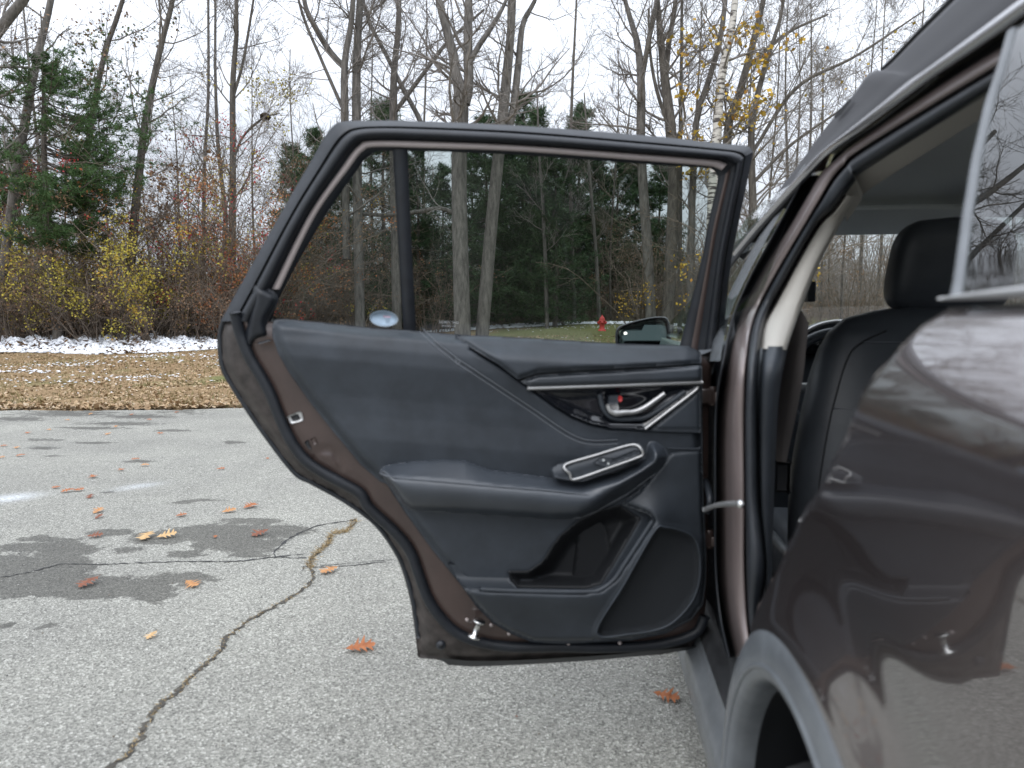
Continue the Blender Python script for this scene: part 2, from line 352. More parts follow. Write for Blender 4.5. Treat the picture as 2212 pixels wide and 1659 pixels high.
for bx, by, sx, sy in far:
    q = np.sqrt(((vx-bx)/sx)**2+((vy-by)/sy)**2); damp = np.maximum(damp, np.where(front, np.clip(1.2-q, 0, 1)*.62, 0))
for bx, by, sx, sy, k in ((20, 1076, 75, 9, .9), (300, 1050, 52, 6, .55), (265, 1057, 30, 4, .35)):
    dx = vx-bx; q = np.sqrt((dx/sx)**2+((vy-by+dx*.12)/sy)**2); chalk = np.maximum(chalk, np.where(front, np.exp(-q*q*1.6)*k, 0))
for nm, a in (('damp', damp), ('chalk', chalk)):
    at = lot.data.attributes.new(nm, 'FLOAT', 'POINT'); at.data.foreach_set('value', a.astype(np.float32))

def lawn_material():
    m = bpy.data.materials.new('lawn'); m.use_nodes = True; t = m.node_tree; b = t.nodes['Principled BSDF']; n = t.nodes; l = t.links
    tc = n.new('ShaderNodeTexCoord')
    def noise(sc, de=4, ro=.65):
        q = n.new('ShaderNodeTexNoise'); q.inputs['Scale'].default_value = sc; q.inputs['Detail'].default_value = de; q.inputs['Roughness'].default_value = ro
        l.new(tc.outputs['Object'], q.inputs['Vector']); return q.outputs[0]
    def ramp(src, a, ca, z, cz):
        r = n.new('ShaderNodeValToRGB'); l.new(src, r.inputs[0]); e = r.color_ramp.elements; e[0].position = a; e[0].color = ca+(1,); e[1].position = z; e[1].color = cz+(1,); return r.outputs[0]
    litter = ramp(noise(22), .3, (.18, .115, .062), .7, (.42, .30, .175)); grass = ramp(noise(30), .3, (.10, .11, .04), .7, (.25, .25, .11))
    q = n.new('ShaderNodeMix'); q.data_type = 'RGBA'; at = n.new('ShaderNodeAttribute'); at.attribute_name = 'grass'
    ad = n.new('ShaderNodeMath'); ad.operation = 'ADD'; l.new(at.outputs['Fac'], ad.inputs[0]); l.new(noise(.7, 6), ad.inputs[1])
    l.new(ramp(ad.outputs[0], .58, (0, 0, 0), .78, (1, 1, 1)), q.inputs[0])
    l.new(litter, q.inputs[6]); l.new(grass, q.inputs[7]); l.new(q.outputs[2], b.inputs['Base Color']); b.inputs['Roughness'].default_value = .95; b.inputs['Specular IOR Level'].default_value = .1
    bp = n.new('ShaderNodeBump'); bp.inputs['Strength'].default_value = 1; bp.inputs['Distance'].default_value = .05; l.new(noise(25, 6), bp.inputs['Height']); l.new(bp.outputs[0], b.inputs['Normal'])
    return m
gl_ = np.r_[np.linspace(-400, -32, 12)[:-1], np.arange(-32, 32, .45), np.linspace(32, 400, 12)]
gd = np.r_[np.linspace(-300, 7, 10)[:-1], np.arange(7, 40, .3), np.linspace(40, 500, 20)]
GL, GD = np.meshgrid(gl_, gd, indexing='ij'); GZ = ground_z(GL, GD)+np.where(GD > 9, .02*np.random.default_rng(1).normal(size=GL.shape), 0)
lawn = mesh('lawn', lat_world(GL.ravel(), GD.ravel(), GZ.ravel()), [grid_faces(*GL.shape)], lawn_material()); tag(lawn, kind='structure')
at = lawn.data.attributes.new('grass', 'FLOAT', 'POINT')
at.data.foreach_set('value', (.42*sst(-3, 2, GL.ravel())+.10*np.exp(-((GD.ravel()-12.5)/1.2)**2)+.1*np.exp(-((GD.ravel()-16.5)/1.0)**2)).astype(np.float32))
#PART2
# ------------------------------------------------------------------ the car
car = thing('car', 'dark brown wagon with its rear left door wide open', 'car', (.9, 1.6, 0))
# --- open rear door: plane through the hinge line, window frame leaning in above the belt
DH = np.array([.275, 1.746, .36]); DE = np.array([-.985, -.176, 0]); DN = np.array([.176, -.985, 0]); ZBELT = 1.105; KT = .19
def DP(x, y, w=0.0):
    d = ray(x, y); w = np.asarray(w, float)+0*np.asarray(x, float); num = w-(CAM-DH)@DN; den = d@DN
    t = num/den; z = CAM[2]+t*d[..., 2]
    t2 = (num+KT*(CAM[2]-ZBELT))/(den-KT*d[..., 2]); t = np.where(z > ZBELT, t2, t)
    return CAM+d*t[..., None]
A = lambda pts: np.asarray(pts, float)
belt = A([(592, 690), (613, 688), (684, 695), (793, 707), (897, 714), (987, 722), (1042, 726), (1178, 733.5), (1326, 743), (1451, 747), (1487, 748), (1511, 759)])
left_edge = A([(903, 1421.5), (898, 1378), (887.5, 1305), (874, 1250), (853, 1197.6), (807.6, 1135), (739, 1083), (665, 1042), (630, 1022), (570, 945), (521, 874), (482, 811), (473, 785), (469.5, 750), (470, 715), (481, 684)])
bottom = A([(1505, 1401), (1426, 1414), (1300, 1424), (1179, 1432), (1058, 1438), (978, 1437), (945, 1424)])
shell_o = np.vstack([[(481, 684), (520, 672), (560, 665)], belt[1:-1]+[0, 8], [(1512, 768), (1560, 748), (1538, 800), (1531, 900), (1529, 1100), (1527, 1250), (1521, 1340)], bottom, spline(left_edge, 60)[:-1]])
_tr = A([(1500, 800), (1508, 1013), (1514, 1150), (1514, 1250), (1480, 1325), (1430, 1355), (1214, 1376), (1160, 1372), (1110, 1350), (1075, 1325), (1010, 1255), (955, 1185), (897, 1105), (850, 1040), (800, 1000), (745, 935), (690, 866), (646, 800), (620, 755), (606, 720), (800, 730), (1000, 745), (1300, 762)])
hs = lambda x, y: -.055+.050*sst(0, 34, -sdist(shell_o, x, y))-.045*sst(0, 16, -sdist(_tr, x, y))
door = relief('rear_door', shell_o, hs, DP, 12, M['dirty'], car, .012, 8)
# outer skin of the door, curved, painted
sk = relief('outer_skin', shell_o, lambda x, y: -.062-.07*sst(0, 160, -sdist(shell_o, x, y)), DP, 22, M['paint'], door, 0)
# bottom sealing strip
loft('sill_seal', [DP(*by_index([(945, 1421), (1058, 1428), (1300, 1416), (1506, 1396)], 30).T, w) if i == 0 else DP(*by_index([(970, 1437), (1058, 1439), (1300, 1425), (1506, 1402)], 30).T, w) for i, w in enumerate((-.02, -.05))], M['rubber'], door)
seal_path = np.vstack([ZA((255, 160), (270, 240), (300, 350), (370, 520), (455, 660), (530, 800), (590, 950), (650, 1090), (720, 1220), (820, 1340), (950, 1430), (1100, 1510), (1250, 1600)), ZF((400, 40), (560, 190), (655, 310), (712, 460), (765, 600), (840, 715), (950, 820), (1100, 878), (1300, 905), (1600, 905)), [(1300, 1399), (1420, 1392), (1500, 1368), (1522, 1330)]])
inner = spline(seal_path, 90); inner_o = np.vstack([inner, [(1529, 1250), (1530, 900), (1536, 790), (1512, 765)], belt[::-1][1:]+[0, 6], [(560, 690)]])
ip = relief('inner_panel', inner_o, lambda x, y: .006+.012*sst(0, 30, -sdist(inner_o, x, y))-.055*sst(0, 16, -sdist(_tr, x, y))-.006*np.exp(-(sdist(spline(ZA((870, 1310), (980, 1240), (1060, 1300), (1100, 1400), (1040, 1430), (930, 1390)), 30, True), x, y)/3)**2), DP, 9, M['paint_in'], door, .02, 7)
tube('weatherstrip', DP(*spline(seal_path, 120).T, .012), .0125, M['rubber'], door, 12, n=160)
tube('flange_bead', DP(*(spline(left_edge[1:], 80)+[7, -1]).T, -.047), .006, M['rubber2'], door, 8, n=90)
# window frame: rails at matching stations, rear leg - top - front leg
st = dict(
 r0=[(476, 694), (520, 615), (604, 465), (667, 356), (700, 298), (722, 270), (745, 262), (800, 260.5), (900, 261.7), (1124, 271.5), (1400, 293), (1570, 311), (1612, 315), (1625, 326), (1624, 345), (1595, 486), (1578, 576), (1560, 748)],
 r1=[(505, 694), (548, 615), (627, 465), (692, 358), (722, 310), (742, 288), (764, 277), (810, 273), (900, 274), (1124, 284), (1400, 307), (1560, 322), (1595, 327), (1608, 335), (1608, 352), (1582, 486), (1566, 576), (1548, 752)],
 r2=[(524, 694), (567, 615), (646, 465), (712, 360), (742, 318), (758, 300), (776, 290), (815, 286), (900, 287.6), (1124, 299), (1400, 321), (1550, 334), (1580, 338), (1596, 347), (1597, 362), (1572, 486), (1556, 576), (1537, 754)],
 r3=[(545, 694), (586, 615), (661, 465), (730, 362), (756, 326), (770, 311), (784, 303), (818, 300), (900, 301), (1124, 311), (1400, 331.5), (1540, 343), (1566, 347), (1584, 356), (1586, 370), (1562, 486), (1546, 576), (1522, 756)],
 r4=[(552, 696), (592, 615), (667, 465), (738, 362), (762, 328), (776, 314), (787, 306), (820, 304), (900, 305), (1124, 314), (1400, 334), (1535, 345), (1560, 350), (1577, 360), (1578, 374), (1552, 486), (1536, 576), (1508, 756)],
 r5=[(572, 698), (609, 615), (682, 465), (754, 364), (774, 336), (786, 325), (796, 319), (826, 317), (900, 319), (1124, 327), (1400, 348), (1522, 358), (1548, 363), (1563, 373), (1564, 388), (1541, 486), (1525, 576), (1490, 757)],
 r6=[(583, 700), (617.5, 615), (703.5, 465), (771, 368), (783, 350), (796, 338), (812, 329), (834, 326), (900, 326), (1124, 335), (1400, 355), (1515, 362), (1538, 366), (1548, 378), (1549, 395), (1529, 486), (1512, 576), (1465, 758)],
 r7=[(600, 702), (632, 615), (716, 465), (782, 372), (796, 358), (808, 348), (820, 340), (840, 336), (900, 336), (1124, 345), (1400, 365), (1508, 372), (1528, 378), (1536, 390), (1536, 405), (1518, 486), (1500, 576), (1450, 758)])
NR = 150; rl = {k: by_index(v, NR) for k, v in st.items()}; dr = lambda k, w: DP(*rl[k].T, w)
wf = [dr('r0', -.05), dr('r0', -.028), dr('r1', -.012)]
loft('window_frame', [dr('r0', -.075)]+wf, M['rubber2'], door)
loft('frame_groove', [dr('r1', -.012), dr('r1', -.024), DP(*(rl['r1']*.75+rl['r2']*.25).T, -.024)], M['dark'], door)
loft('frame_seal', [DP(*(rl['r1']*.75+rl['r2']*.25).T, -.024), DP(*(rl['r1']*.5+rl['r2']*.5).T, .012), dr('r2', .020), DP(*(rl['r2']*.45+rl['r3']*.55).T, .017), dr('r3', -.002)], M['rubber'], door)
n0, n1 = int(NR*.055), int(NR*.745)
loft('frame_reveal', [dr('r3', -.002), dr('r4', -.006), dr('r5', -.006), dr('r6', -.012), dr('r6', -.030)], M['rubber'], door)
loft('bright_strip', [q[n0:n1] for q in (dr('r4', -.007), dr('r4', .000), DP(*(rl['r4']*.5+rl['r5']*.5).T, .0035), dr('r5', .000), dr('r5', -.007))], M['strip'], door)
loft('frame_brown', [q[int(NR*.80):] for q in (dr('r4', -.007), DP(*(rl['r4']*.5+rl['r5']*.5).T, -.0015), dr('r5', -.007))], M['paint_in'], door)
ct = A(ZA((405, -60), (560, -10), (598, 70), (530, 200), (515, 260), (540, 330), (530, 372), (430, 400), (385, 465), (325, 430), (312, 330), (345, 190), (385, 60)))
relief('corner_trim', spline(ct, 50, True), lambda x, y: .004+.024*sst(0, 16, -sdist(spline(ct, 50, True), x, y)), DP, 6, M['rubber'], door, .03)
relief('corner_cap', A(ZA((425, 400), (530, 372), (540, 385), (435, 415))), lambda x, y: .034+0*x, DP, 5, M['rubber2'], door, .01)
# panes, divider, sticker, etched marks
gpoly = np.vstack([rl['r6'][:int(NR*.99)], [(1450, 785), (1326, 775), (1178, 765), (987, 752), (897, 744), (793, 737), (684, 725), (600, 712)]])
def pane(name, poly, w, m, parent, th=.004):
    f = relief(name, poly, lambda x, y: w+0*x, DP, 60, m, parent, th, 25)
    return f
def clip_poly(poly, a, b, keep):
    s = lambda p: ((b[0]-a[0])*(p[1]-a[1])-(b[1]-a[1])*(p[0]-a[0]))*keep; o = []
    for i in range(len(poly)):
        p, q = poly[i], poly[(i+1) % len(poly)]; sp, sq = s(p), s(q)
        if sp >= 0: o.append(p)
        if sp*sq < 0: o.append(p+(q-p)*sp/(sp-sq))
    return A(o)
pane('window_pane', clip_poly(gpoly, (864, 320), (884, 725), -1), -.020, M['tint'], door)
pane('quarter_pane', clip_poly(gpoly, (864, 320), (884, 725), 1), -.020, M['tint'], door)
dl, dr_ = lin([(848, 322), (856, 460), (871, 716)], 20), lin([(881, 322), (886, 460), (899, 718)], 20)
loft('window_divider', [DP(*dl.T, -.018), DP(*dl.T, -.008), DP(*(dl*.6+dr_*.4).T, -.004), DP(*dr_.T, -.008), DP(*dr_.T, -.018)], M['rubber'], door)
th = np.linspace(0, 2*math.pi, 40, endpoint=False); ov = lambda a, b, cx=829, cy=688: np.stack([cx+a*np.cos(th), cy+b*np.sin(th)+a*np.cos(th)*.06], 1)
relief('sticker', ov(31, 17.5), lambda x, y: -.0165+0*x, DP, 12, M['stickrim'], door, .001, 4)
relief('sticker_face', ov(28, 14.8), lambda x, y: -.0158+0*x, DP, 12, M['sticker'], door, .0005, 4)
relief('sticker_print', A([(827, 681), (845, 682), (845, 686.5), (827, 685.5)]), lambda x, y: -.0152+0*x, DP, 6, M['pink'], door, .0003)
def lettering(name, s, px, py, h, w, m, parent):
    cu = bpy.data.curves.new('txt', 'FONT'); cu.body = s; cu.size = 1; cu.align_x = 'CENTER'; cu.resolution_u = 2
    ob = bpy.data.objects.new('txt', cu); COL.objects.link(ob); dg = bpy.context.evaluated_depsgraph_get(); me = bpy.data.meshes.new_from_object(ob.evaluated_get(dg))
    bpy.data.objects.remove(ob); bpy.data.curves.remove(cu)
    c = np.array([tuple(v.co) for v in me.vertices]); x = px-c[:, 0]*h; y = py-c[:, 1]*h*1.05+(x-px)*.06          # seen from inside: mirrored
    P = DP(x, y, w); me.vertices.foreach_set('co', P.astype(np.float32).ravel()); me.name = name
    return link(name, me, m, parent, False)
lettering('glass_marking', 'NW 1058362', 969, 699, 7.6, -.0155, M['etch'], door)
lettering('glass_marking', '877 878 6456', 969, 706, 5.2, -.0155, M['etch'], door)
# --- door trim
trim_o = np.vstack([belt, [(1516.7, 795), (1518, 1013), (1524, 1150), (1525, 1258), (1519.5, 1306), (1493.5, 1339.5), (1437.7, 1369), (1363, 1384), (1214.5, 1391.6), (1151, 1388), (1103, 1369), (1065.7, 1347), (1028.5, 1309.7), (991, 1257.7), (935.5, 1190.7), (876, 1109), (835, 1045.6), (821, 1040), (780, 1004.6), (725, 939), (670.8, 871), (624.4, 805.5), (600, 762), (588, 726), (588, 703)]])
pocket = A(ZD((880, 735), (890, 780), (935, 832), (1330, 842), (1430, 812), (1500, 700), (1665, 425), (1535, 345), (1400, 380), (1290, 440), (1180, 530), (1080, 680), (1000, 735)))
sweep = np.vstack([ZA((1725, 300), (1850, 420), (2030, 560)), ZB((0, 345), (300, 542), (600, 742), (850, 912), (1000, 980), (1130, 992), (1270, 985))])
UR = A(ZB((60, 235), (330, 395), (500, 520), (640, 625), (780, 722), (915, 800), (1060, 858), (1210, 888), (1500, 900), (1905, 905), (1915, 320), (1800, 290), (1000, 240), (300, 215)))
def h_main(x, y):
    e = -sdist(trim_o, x, y); b = -8+.085*(x-600)                     # belt drop along x
    yy = y-b
    prof = np.interp(yy, [690, 715, 745, 775, 810, 850, 890, 940, 985, 1010, 1100, 1180, 1400], [.050, .064, .072, .073, .066, .058, .055, .056, .050, .044, .045, .047, .05])
    h = prof-.022*(1-sst(0, 22, e))-.040*sst(0, 10, -sdist(UR, x, y))
    h = h-.0035*np.exp(-(ldist(spline(sweep, 60), x, y)/3.0)**2)
    p = sdist(pocket, x, y); return h-.060*sst(-1, 34, -p)
relief('door_trim', trim_o, h_main, DP, 5.5, M['trim'], door, .02, 5)
pk2 = pocket*.985+pocket.mean(0)*.015
relief('pocket_shade_lining', pk2, lambda x, y: h_main(x, y)+.0025, DP, 6, M['dark'], door, .002, 6)  # dark sheet: partly darker plastic, partly the pocket's shade put into the colour
sw = spline(sweep, 90); nrm = np.gradient(sw, axis=0); nrm = np.stack([-nrm[:, 1], nrm[:, 0]], 1)/np.linalg.norm(nrm, axis=1, keepdims=True)
for k in (-4.5, 4.5):
    q = sw+nrm*k; tube('stitch_line', DP(*q.T, h_main(q[:, 0], q[:, 1])+.0004), .0012, M['thread'], door, 6, n=120)
# belt cap at the front of the trim
cap_o = np.vstack([[(984, 724)], belt[6:-1]+[0, -1.5], [(1513, 760)], ZB((1934, 300), (1937, 362), (1500, 392), (1000, 418), (640, 440), (480, 492), (330, 375), (20, 185))])
h_cap = lambda x, y: .060+.040*sst(0, 52, ldist(belt, x, y))-.016*(1-sst(0, 9, -sdist(cap_o, x, y)))
relief('belt_cap', cap_o, h_cap, DP, 5, M['trim'], door, .03, 5)
band_o = A(ZB((492, 502), (640, 452), (1000, 430), (1500, 404), (1938, 375), (1942, 506), (1300, 532), (575, 552)))
relief('trim_band', band_o, lambda x, y: .086-.012*(1-sst(0, 8, -sdist(band_o, x, y))), DP, 4, M['leather'], door, .03, 5)
DPm = lambda pts, w, n=40: DP(*spline(pts, n).T, w)
tube('silver_strip', DPm(ZB((552, 562), (1000, 548), (1500, 530), (1942, 514)), .074, 40), .0044, M['silver'], door, 10)
gl_o = A(ZB((600, 578), (1300, 554), (1910, 540), (1490, 888), (1200, 870), (1050, 836), (900, 776), (760, 692)))
relief('handle_panel', spline(gl_o, 60, True) if 0 else gl_o, lambda x, y: .068-.010*sst(0, 24, -sdist(gl_o, x, y)), DP, 4, M['gloss'], door, .03, 4)
tube('silver_strip', DPm(ZB((1904, 545), (1885, 580), (1700, 722), (1488, 884)), .073), .0038, M['silver'], door, 10)
tube('pull_rim', DPm(ZB((1128, 606), (1160, 725), (1240, 797), (1400, 803), (1505, 785), (1650, 695), (1802, 588)), .066), .0058, M['trim'], door, 10)
tube('inner_handle', DPm(ZB((1192, 690), (1215, 738), (1262, 757), (1330, 752), (1400, 747), (1480, 716), (1560, 662), (1642, 602)), .078), [.0055, .0075, .0062, .006, .0058, .0052], M['silver'], door, 12)
relief('handle_pivot', A(ZB((1188, 690), (1275, 682), (1285, 742), (1240, 752))), lambda x, y: .070+0*x, DP, 4, M['silver'], door, .012)
relief('lock_lever', A(ZB((1196, 615), (1276, 612), (1278, 684), (1190, 690))), lambda x, y: .074+0*x, DP, 4, M['lowtrim'], door, .014)
lk = A(ZB((1272, 640), (1278, 622), (1292, 616), (1305, 625), (1309, 645), (1302, 664), (1288, 670), (1276, 660))); relief('lock_mark', lk, lambda x, y: .0765+0*x, DP, 4, M['red'], door, .008)
fp_o = A(ZB((1925, 562), (1930, 898), (1700, 900), (1520, 890)))
relief('front_panel', fp_o, lambda x, y: .070-.008*(1-sst(0, 7, -sdist(fp_o, x, y))), DP, 5, M['trim'], door, .03, 5)
for q in (ZB((1200, 872), (1540, 895), (1924, 908)), ZB((1668, 1034), (1760, 1038), (1900, 1040), (1925, 1025))):
    tube('trim_seam', DP(*spline(q, 20).T, .062), .0022, M['trim'], door, 8)
# lower front of the trim with the pocket lip, shelf and loudspeaker
lip_o = np.vstack([ZD((600, 800), (640, 832), (930, 850), (1330, 855), (1425, 840), (1505, 780), (1565, 690), (1728, 440), (1700, 405), (1535, 345), (1640, 270), (1830, 35), (2014, 20)), [(1520, 1100), (1526, 1200), (1525, 1258), (1518, 1303), (1493.5, 1337), (1437.7, 1366), (1363, 1381), (1214.5, 1388), (1152, 1385), (1104, 1366), (1067, 1345), (1030, 1308)]])
lipline = spline(ZD((600, 800), (640, 832), (930, 850), (1330, 855), (1425, 840), (1505, 780), (1565, 690), (1728, 440)), 60)
spk = spline(ZD((1400, 1095), (1560, 810), (1735, 505), (1790, 480), (1890, 500), (1968, 545), (1998, 640), (1998, 780), (1960, 900), (1880, 1000), (1780, 1066), (1600, 1100)), 70, True)
def h_lip(x, y):
    d = ldist(lipline, x, y); e = -sdist(lip_o, x, y)
    h = .066+.034*np.exp(-(d/55)**2)-.022*(1-sst(0, 8, e))
    s = sdist(spk, x, y); return h+.006*np.exp(-(s/6)**2)-.012*sst(0, 8, -s)
relief('lower_trim', lip_o, h_lip, DP, 5, M['lowtrim'], door, .055, 5)
relief('speaker_grille', spk, lambda x, y: h_lip(x, y)+.0015, DP, 7, M['speaker'], door, .004, 5)
tube('speaker_rim', DP(*spk.T, h_lip(*spk.T)+.001), .0026, M['trim'], door, 8, closed=True, n=120)
shelf_o = A(ZD((535, 690), (700, 712), (888, 738), (896, 790), (938, 830), (935, 852), (640, 834), (598, 800)))
relief('pocket_shelf', shelf_o, lambda x, y: .046+.056*sst(0, 1, (y-1238-.03*(x-940))/62.), DP, 5, M['lowtrim'], door, .02, 5)
tube('pocket_lip', DP(*lipline[6:].T, .092), .0058, M['lowtrim'], door, 10, n=100)
relief('pocket_divider', spline(ZD((1265, 835), (1275, 620), (1310, 470), (1370, 440), (1440, 460), (1470, 560), (1480, 690), (1440, 790), (1380, 838)), 40, True), lambda x, y: -.005+0*x, DP, 8, M['dark'], door, .01)
# armrest with the pull cup
yt = A([(819, 1016), (828, 1006), (845, 1000), (890, 994), (960, 989.5), (1005, 991), (1035, 1003), (1060, 1012), (1100, 1018), (1160, 1025), (1220, 1034), (1259, 1035), (1326, 1019), (1372, 999), (1392, 985), (1397, 962), (1402, 953), (1416, 952), (1435, 965), (1446, 985)])
yb = A([(1446, 985), (1435, 1012), (1396.7, 1038), (1356, 1068), (1319, 1088), (1285, 1108), (1251.6, 1121), (1195.8, 1124.5), (1102.8, 1118), (991, 1110.6), (916.8, 1107), (887, 1103), (868.5, 1091), (842.5, 1053), (824, 1030)])
yc = A([(819, 1022), (850, 1031), (954, 1040), (1102.8, 1053), (1195.8, 1060.5), (1270, 1069), (1318.6, 1080), (1360, 1058), (1400, 1028), (1435, 1005), (1446, 987)])
arm_o = np.vstack([yt, yb[1:]])
ytl = np.array([np.interp(x, yt[:15, 0], yt[:15, 1]) for x in range(800, 1460)])
def h_arm(x, y):
    a = np.interp(x, yt[:14, 0], yt[:14, 1]); a = np.where(x > 1392, 960, a); c = np.interp(x, yc[:, 0], yc[:, 1]); b = np.interp(x, yb[::-1, 0], yb[::-1, 1])
    up = np.clip((y-a)/np.maximum(c-a, 4), 0, 1); dn = np.clip((y-c)/np.maximum(b-c, 4), 0, 1); e = -sdist(arm_o, x, y)
    h = .052+.062*up**.85-.004*np.exp(-((y-c)/2.2)**2)*(x < 1318)+.010*np.sin(math.pi*dn)-.026*dn**2
    roll = sst(0, 15, np.minimum(e, 40)); h1 = np.where(y > c-4, h-.034*(1-roll), h)-.018*(1-sst(0, 5, e))
    h2 = .062+.056*sst(0, 30, e)**.8; k = sst(1225, 1335, x); return h1*(1-k)+h2*k
relief('armrest', arm_o, h_arm, DP, 4.2, M['leather'], door, .05, 4)
q = yc[:6]; q = spline(q, 60); tube('stitch_line', DP(*q.T, .1135), .0013, M['thread'], door, 6)
sw_o = A(ZB((742, 1195), (775, 1165), (1330, 995), (1440, 985), (1485, 1040), (1475, 1100), (1310, 1190), (1000, 1300), (930, 1300), (760, 1262)))
relief('switch_plate', sw_o, lambda x, y: .074+.032*sst(0, 1, (y-(968+ (1130-x)*.27+18))/60.), DP, 5, M['lowtrim'], door, .03, 5)
hsw = lambda x, y: .0765+.032*sst(0, 1, (y-(968+(1130-x)*.27+18))/60.)
ring = spline(ZB((856, 1168), (1100, 1090), (1345, 1016), (1420, 1012), (1455, 1040), (1472, 1078), (1440, 1105), (1190, 1195), (930, 1282), (895, 1240)), 80, True)
tube('switch_bezel', DP(*ring.T, hsw(*ring.T)+.003), .0029, M['silver'], door, 8, closed=True, n=110)
relief('switch_well', ring*.97+ring.mean(0)*.03, lambda x, y: hsw(x, y)-.002, DP, 5, M['trim'], door, .004)
relief('window_switch', A(ZB((1075, 1150), (1135, 1105), (1250, 1115), (1410, 1045), (1455, 1070), (1420, 1098), (1180, 1185))), lambda x, y: hsw(x, y)+.005, DP, 5, M['lowtrim'], door, .008)
for q in ((1158, 1128), (1196, 1155)):
    c = np.array(ZB(q)[0]); relief('switch_lamp', np.stack([c[0]+3*np.cos(th), c[1]+3*np.sin(th)], 1), lambda x, y: hsw(x, y)+.0062, DP, 4, M['etch'], door, .001, 2)
# latch, catch, bumper, hinge pin on the shut face
latch = A(ZA((662, 985), (762, 942), (782, 950), (795, 1012), (780, 1022), (692, 1046)))
relief('latch', latch, lambda x, y: .0205+0*x, DP, 5, M['silver'], door, .006)
relief('latch_slot', A(ZA((690, 985), (752, 965), (770, 1005), (712, 1026))), lambda x, y: .0215+0*x, DP, 5, M['dark'], door, .001)
relief('catch_slot', A(ZA((800, 1190), (830, 1165), (845, 1215), (860, 1240), (840, 1252))), lambda x, y: .0205+0*x, DP, 5, M['dark'], door, .003)
relief('catch_bracket', A(ZA((845, 1165), (880, 1150), (905, 1200), (880, 1215))), lambda x, y: .022+0*x, DP, 5, M['paint_in'], door, .006)
a, b = DP(*ZF((1085, 745))[0], .05), DP(*ZF((1055, 840))[0], .05); ax = b-a; hh = np.linalg.norm(ax)
revolve('striker_pin', [(0, -.002), (.014, -.002), (.015, .002), (.0065, .004), (.0065, hh-.004), (.015, hh-.002), (.015, hh+.002), (0, hh+.002)], a, ax, M['chrome'], door, 20)
for q in ZF((1010, 735), (1160, 768), (1270, 822), (1640, 882), (1960, 880)):
    revolve('trim_clip', [(0, .004), (.003, .004), (.0045, .002), (.0045, 0)], DP(*q, .022), DN, M['strip'], door, 10)
b = DP(*ZF((848, 885))[0], -.012); revolve('rubber_bumper', [(.0, .014), (.006, .014), (.011, .010), (.012, 0), (.013, -.02)], b, DN, M['rubber2'], door, 16)
revolve('bumper_hole', [(0, .0148), (.0045, .0146), (.0055, .012)], b, DN, M['dark'], door, 12)
# --- body side
ZK = [.0, .25, .45, .60, .72, .80, .86, .92, 1.0, 1.055, 1.085, 1.12, 1.155, 1.60]
XK = [.30, .285, .268, .259, .2535, .2505, .249, .2485, .2470, .2490, .2620, .2950, .3350, .525]
fx = lambda z: np.interp(z, ZK, XK)
_zz = np.linspace(0, 1.7, 400); _xx = np.interp(_zz, ZK, XK)
for _ in range(3): _xx = np.convolve(np.pad(_xx, 3, mode='edge'), np.ones(7)/7, 'valid')
fx = lambda z: np.interp(z, _zz, _xx)
WC = np.array([.82, .355]); RO = .405
cont = A([(2026.6, 664), (1990, 692), (1950, 728), (1916.5, 765), (1863, 825.6), (1832, 885), (1817, 921.5), (1806, 943), (1756.7, 1046), (1728, 1085), (1703, 1138), (1687, 1166), (1659, 1249.7), (1649, 1298), (1643, 1338)])
cp = on_surf(*spline(cont, 50).T, fx)
def arch_pts(r, a0=-15, a1=195, n=60): t = np.radians(np.linspace(a0, a1, n)); return np.stack([WC[0]+r*np.cos(t), WC[1]+r*np.sin(t)], 1)
aa = arch_pts(RO-.02, 48, 195, 50)
qp_o = np.vstack([cp[:, 1:], aa, [(WC[0]-RO, .24), (-.95, .30), (-1.0, .6), (-.98, 1.0), (-.9, 1.157), (-.3, 1.16), (.2, 1.158)]])
def place_side(y, z, h): return np.stack([fx(z)-h, y, z], 1)
def h_qp(y, z):
    r = np.hypot(y-WC[0], z-WC[1]); back = sst(-.4, -1.0, y)
    return .020*np.exp(-((r-RO)/.055)**2)-.004*np.exp(-((r-RO-.10)/.05)**2)-.25*back**2-.010*(1-sst(0, .014, -sdist(cp_poly, y, z)))
cp_poly = qp_o
qpanel = relief('quarter_panel', qp_o, h_qp, place_side, .0105, M['paint'], car, .03, .0105)
loft('door_jamb_rear', [cp+[.012, 0, 0], cp+[.06, .01, -.005], cp+[.075, .03, -.01], cp+[.17, .03, -.01]], M['paint_in'], car)
tube('aperture_seal', cp+[.07, .035, -.01], .011, M['rubber'], car, 8, n=80)
# wheel arch cladding
t = np.radians(np.linspace(-28, 200, 90))
def hoop(r, off): return np.stack([np.interp(WC[1]+r*np.sin(t), _zz, _xx)*0+off, WC[0]+r*np.cos(t), WC[1]+r*np.sin(t)], 1)
arch = loft('wheel_arch_trim', [hoop(RO+.012, .262), hoop(RO+.008, .236), hoop(RO-.004, .229), hoop(RO-.022, .2275), hoop(RO-.040, .2265), hoop(RO-.054, .229), hoop(RO-.060, .236), hoop(RO-.063, .250), hoop(RO-.064, .268)], M['clad'], car)
tube('arch_ridge', hoop(RO-.041, .228)[4:], .0045, M['clad'], arch, 8, n=120)
loft('wheel_liner', [hoop(RO-.064, .267), hoop(RO-.060, .28), hoop(RO-.058, .30), hoop(RO-.055, .34), hoop(RO-.05, .42), hoop(RO-.05, .62)], M['dark'], car)
loft('liner_back', [hoop(RO-.05, .615), hoop(.01, .62)], M['dark'], car)
wheel = thing_w = revolve('wheel', [(.20, -.10), (.205, -.085), (.19, -.04), (.20, .1)], (.37, WC[0], .30), (1, 0, 0), M['alloy'], car, 40)
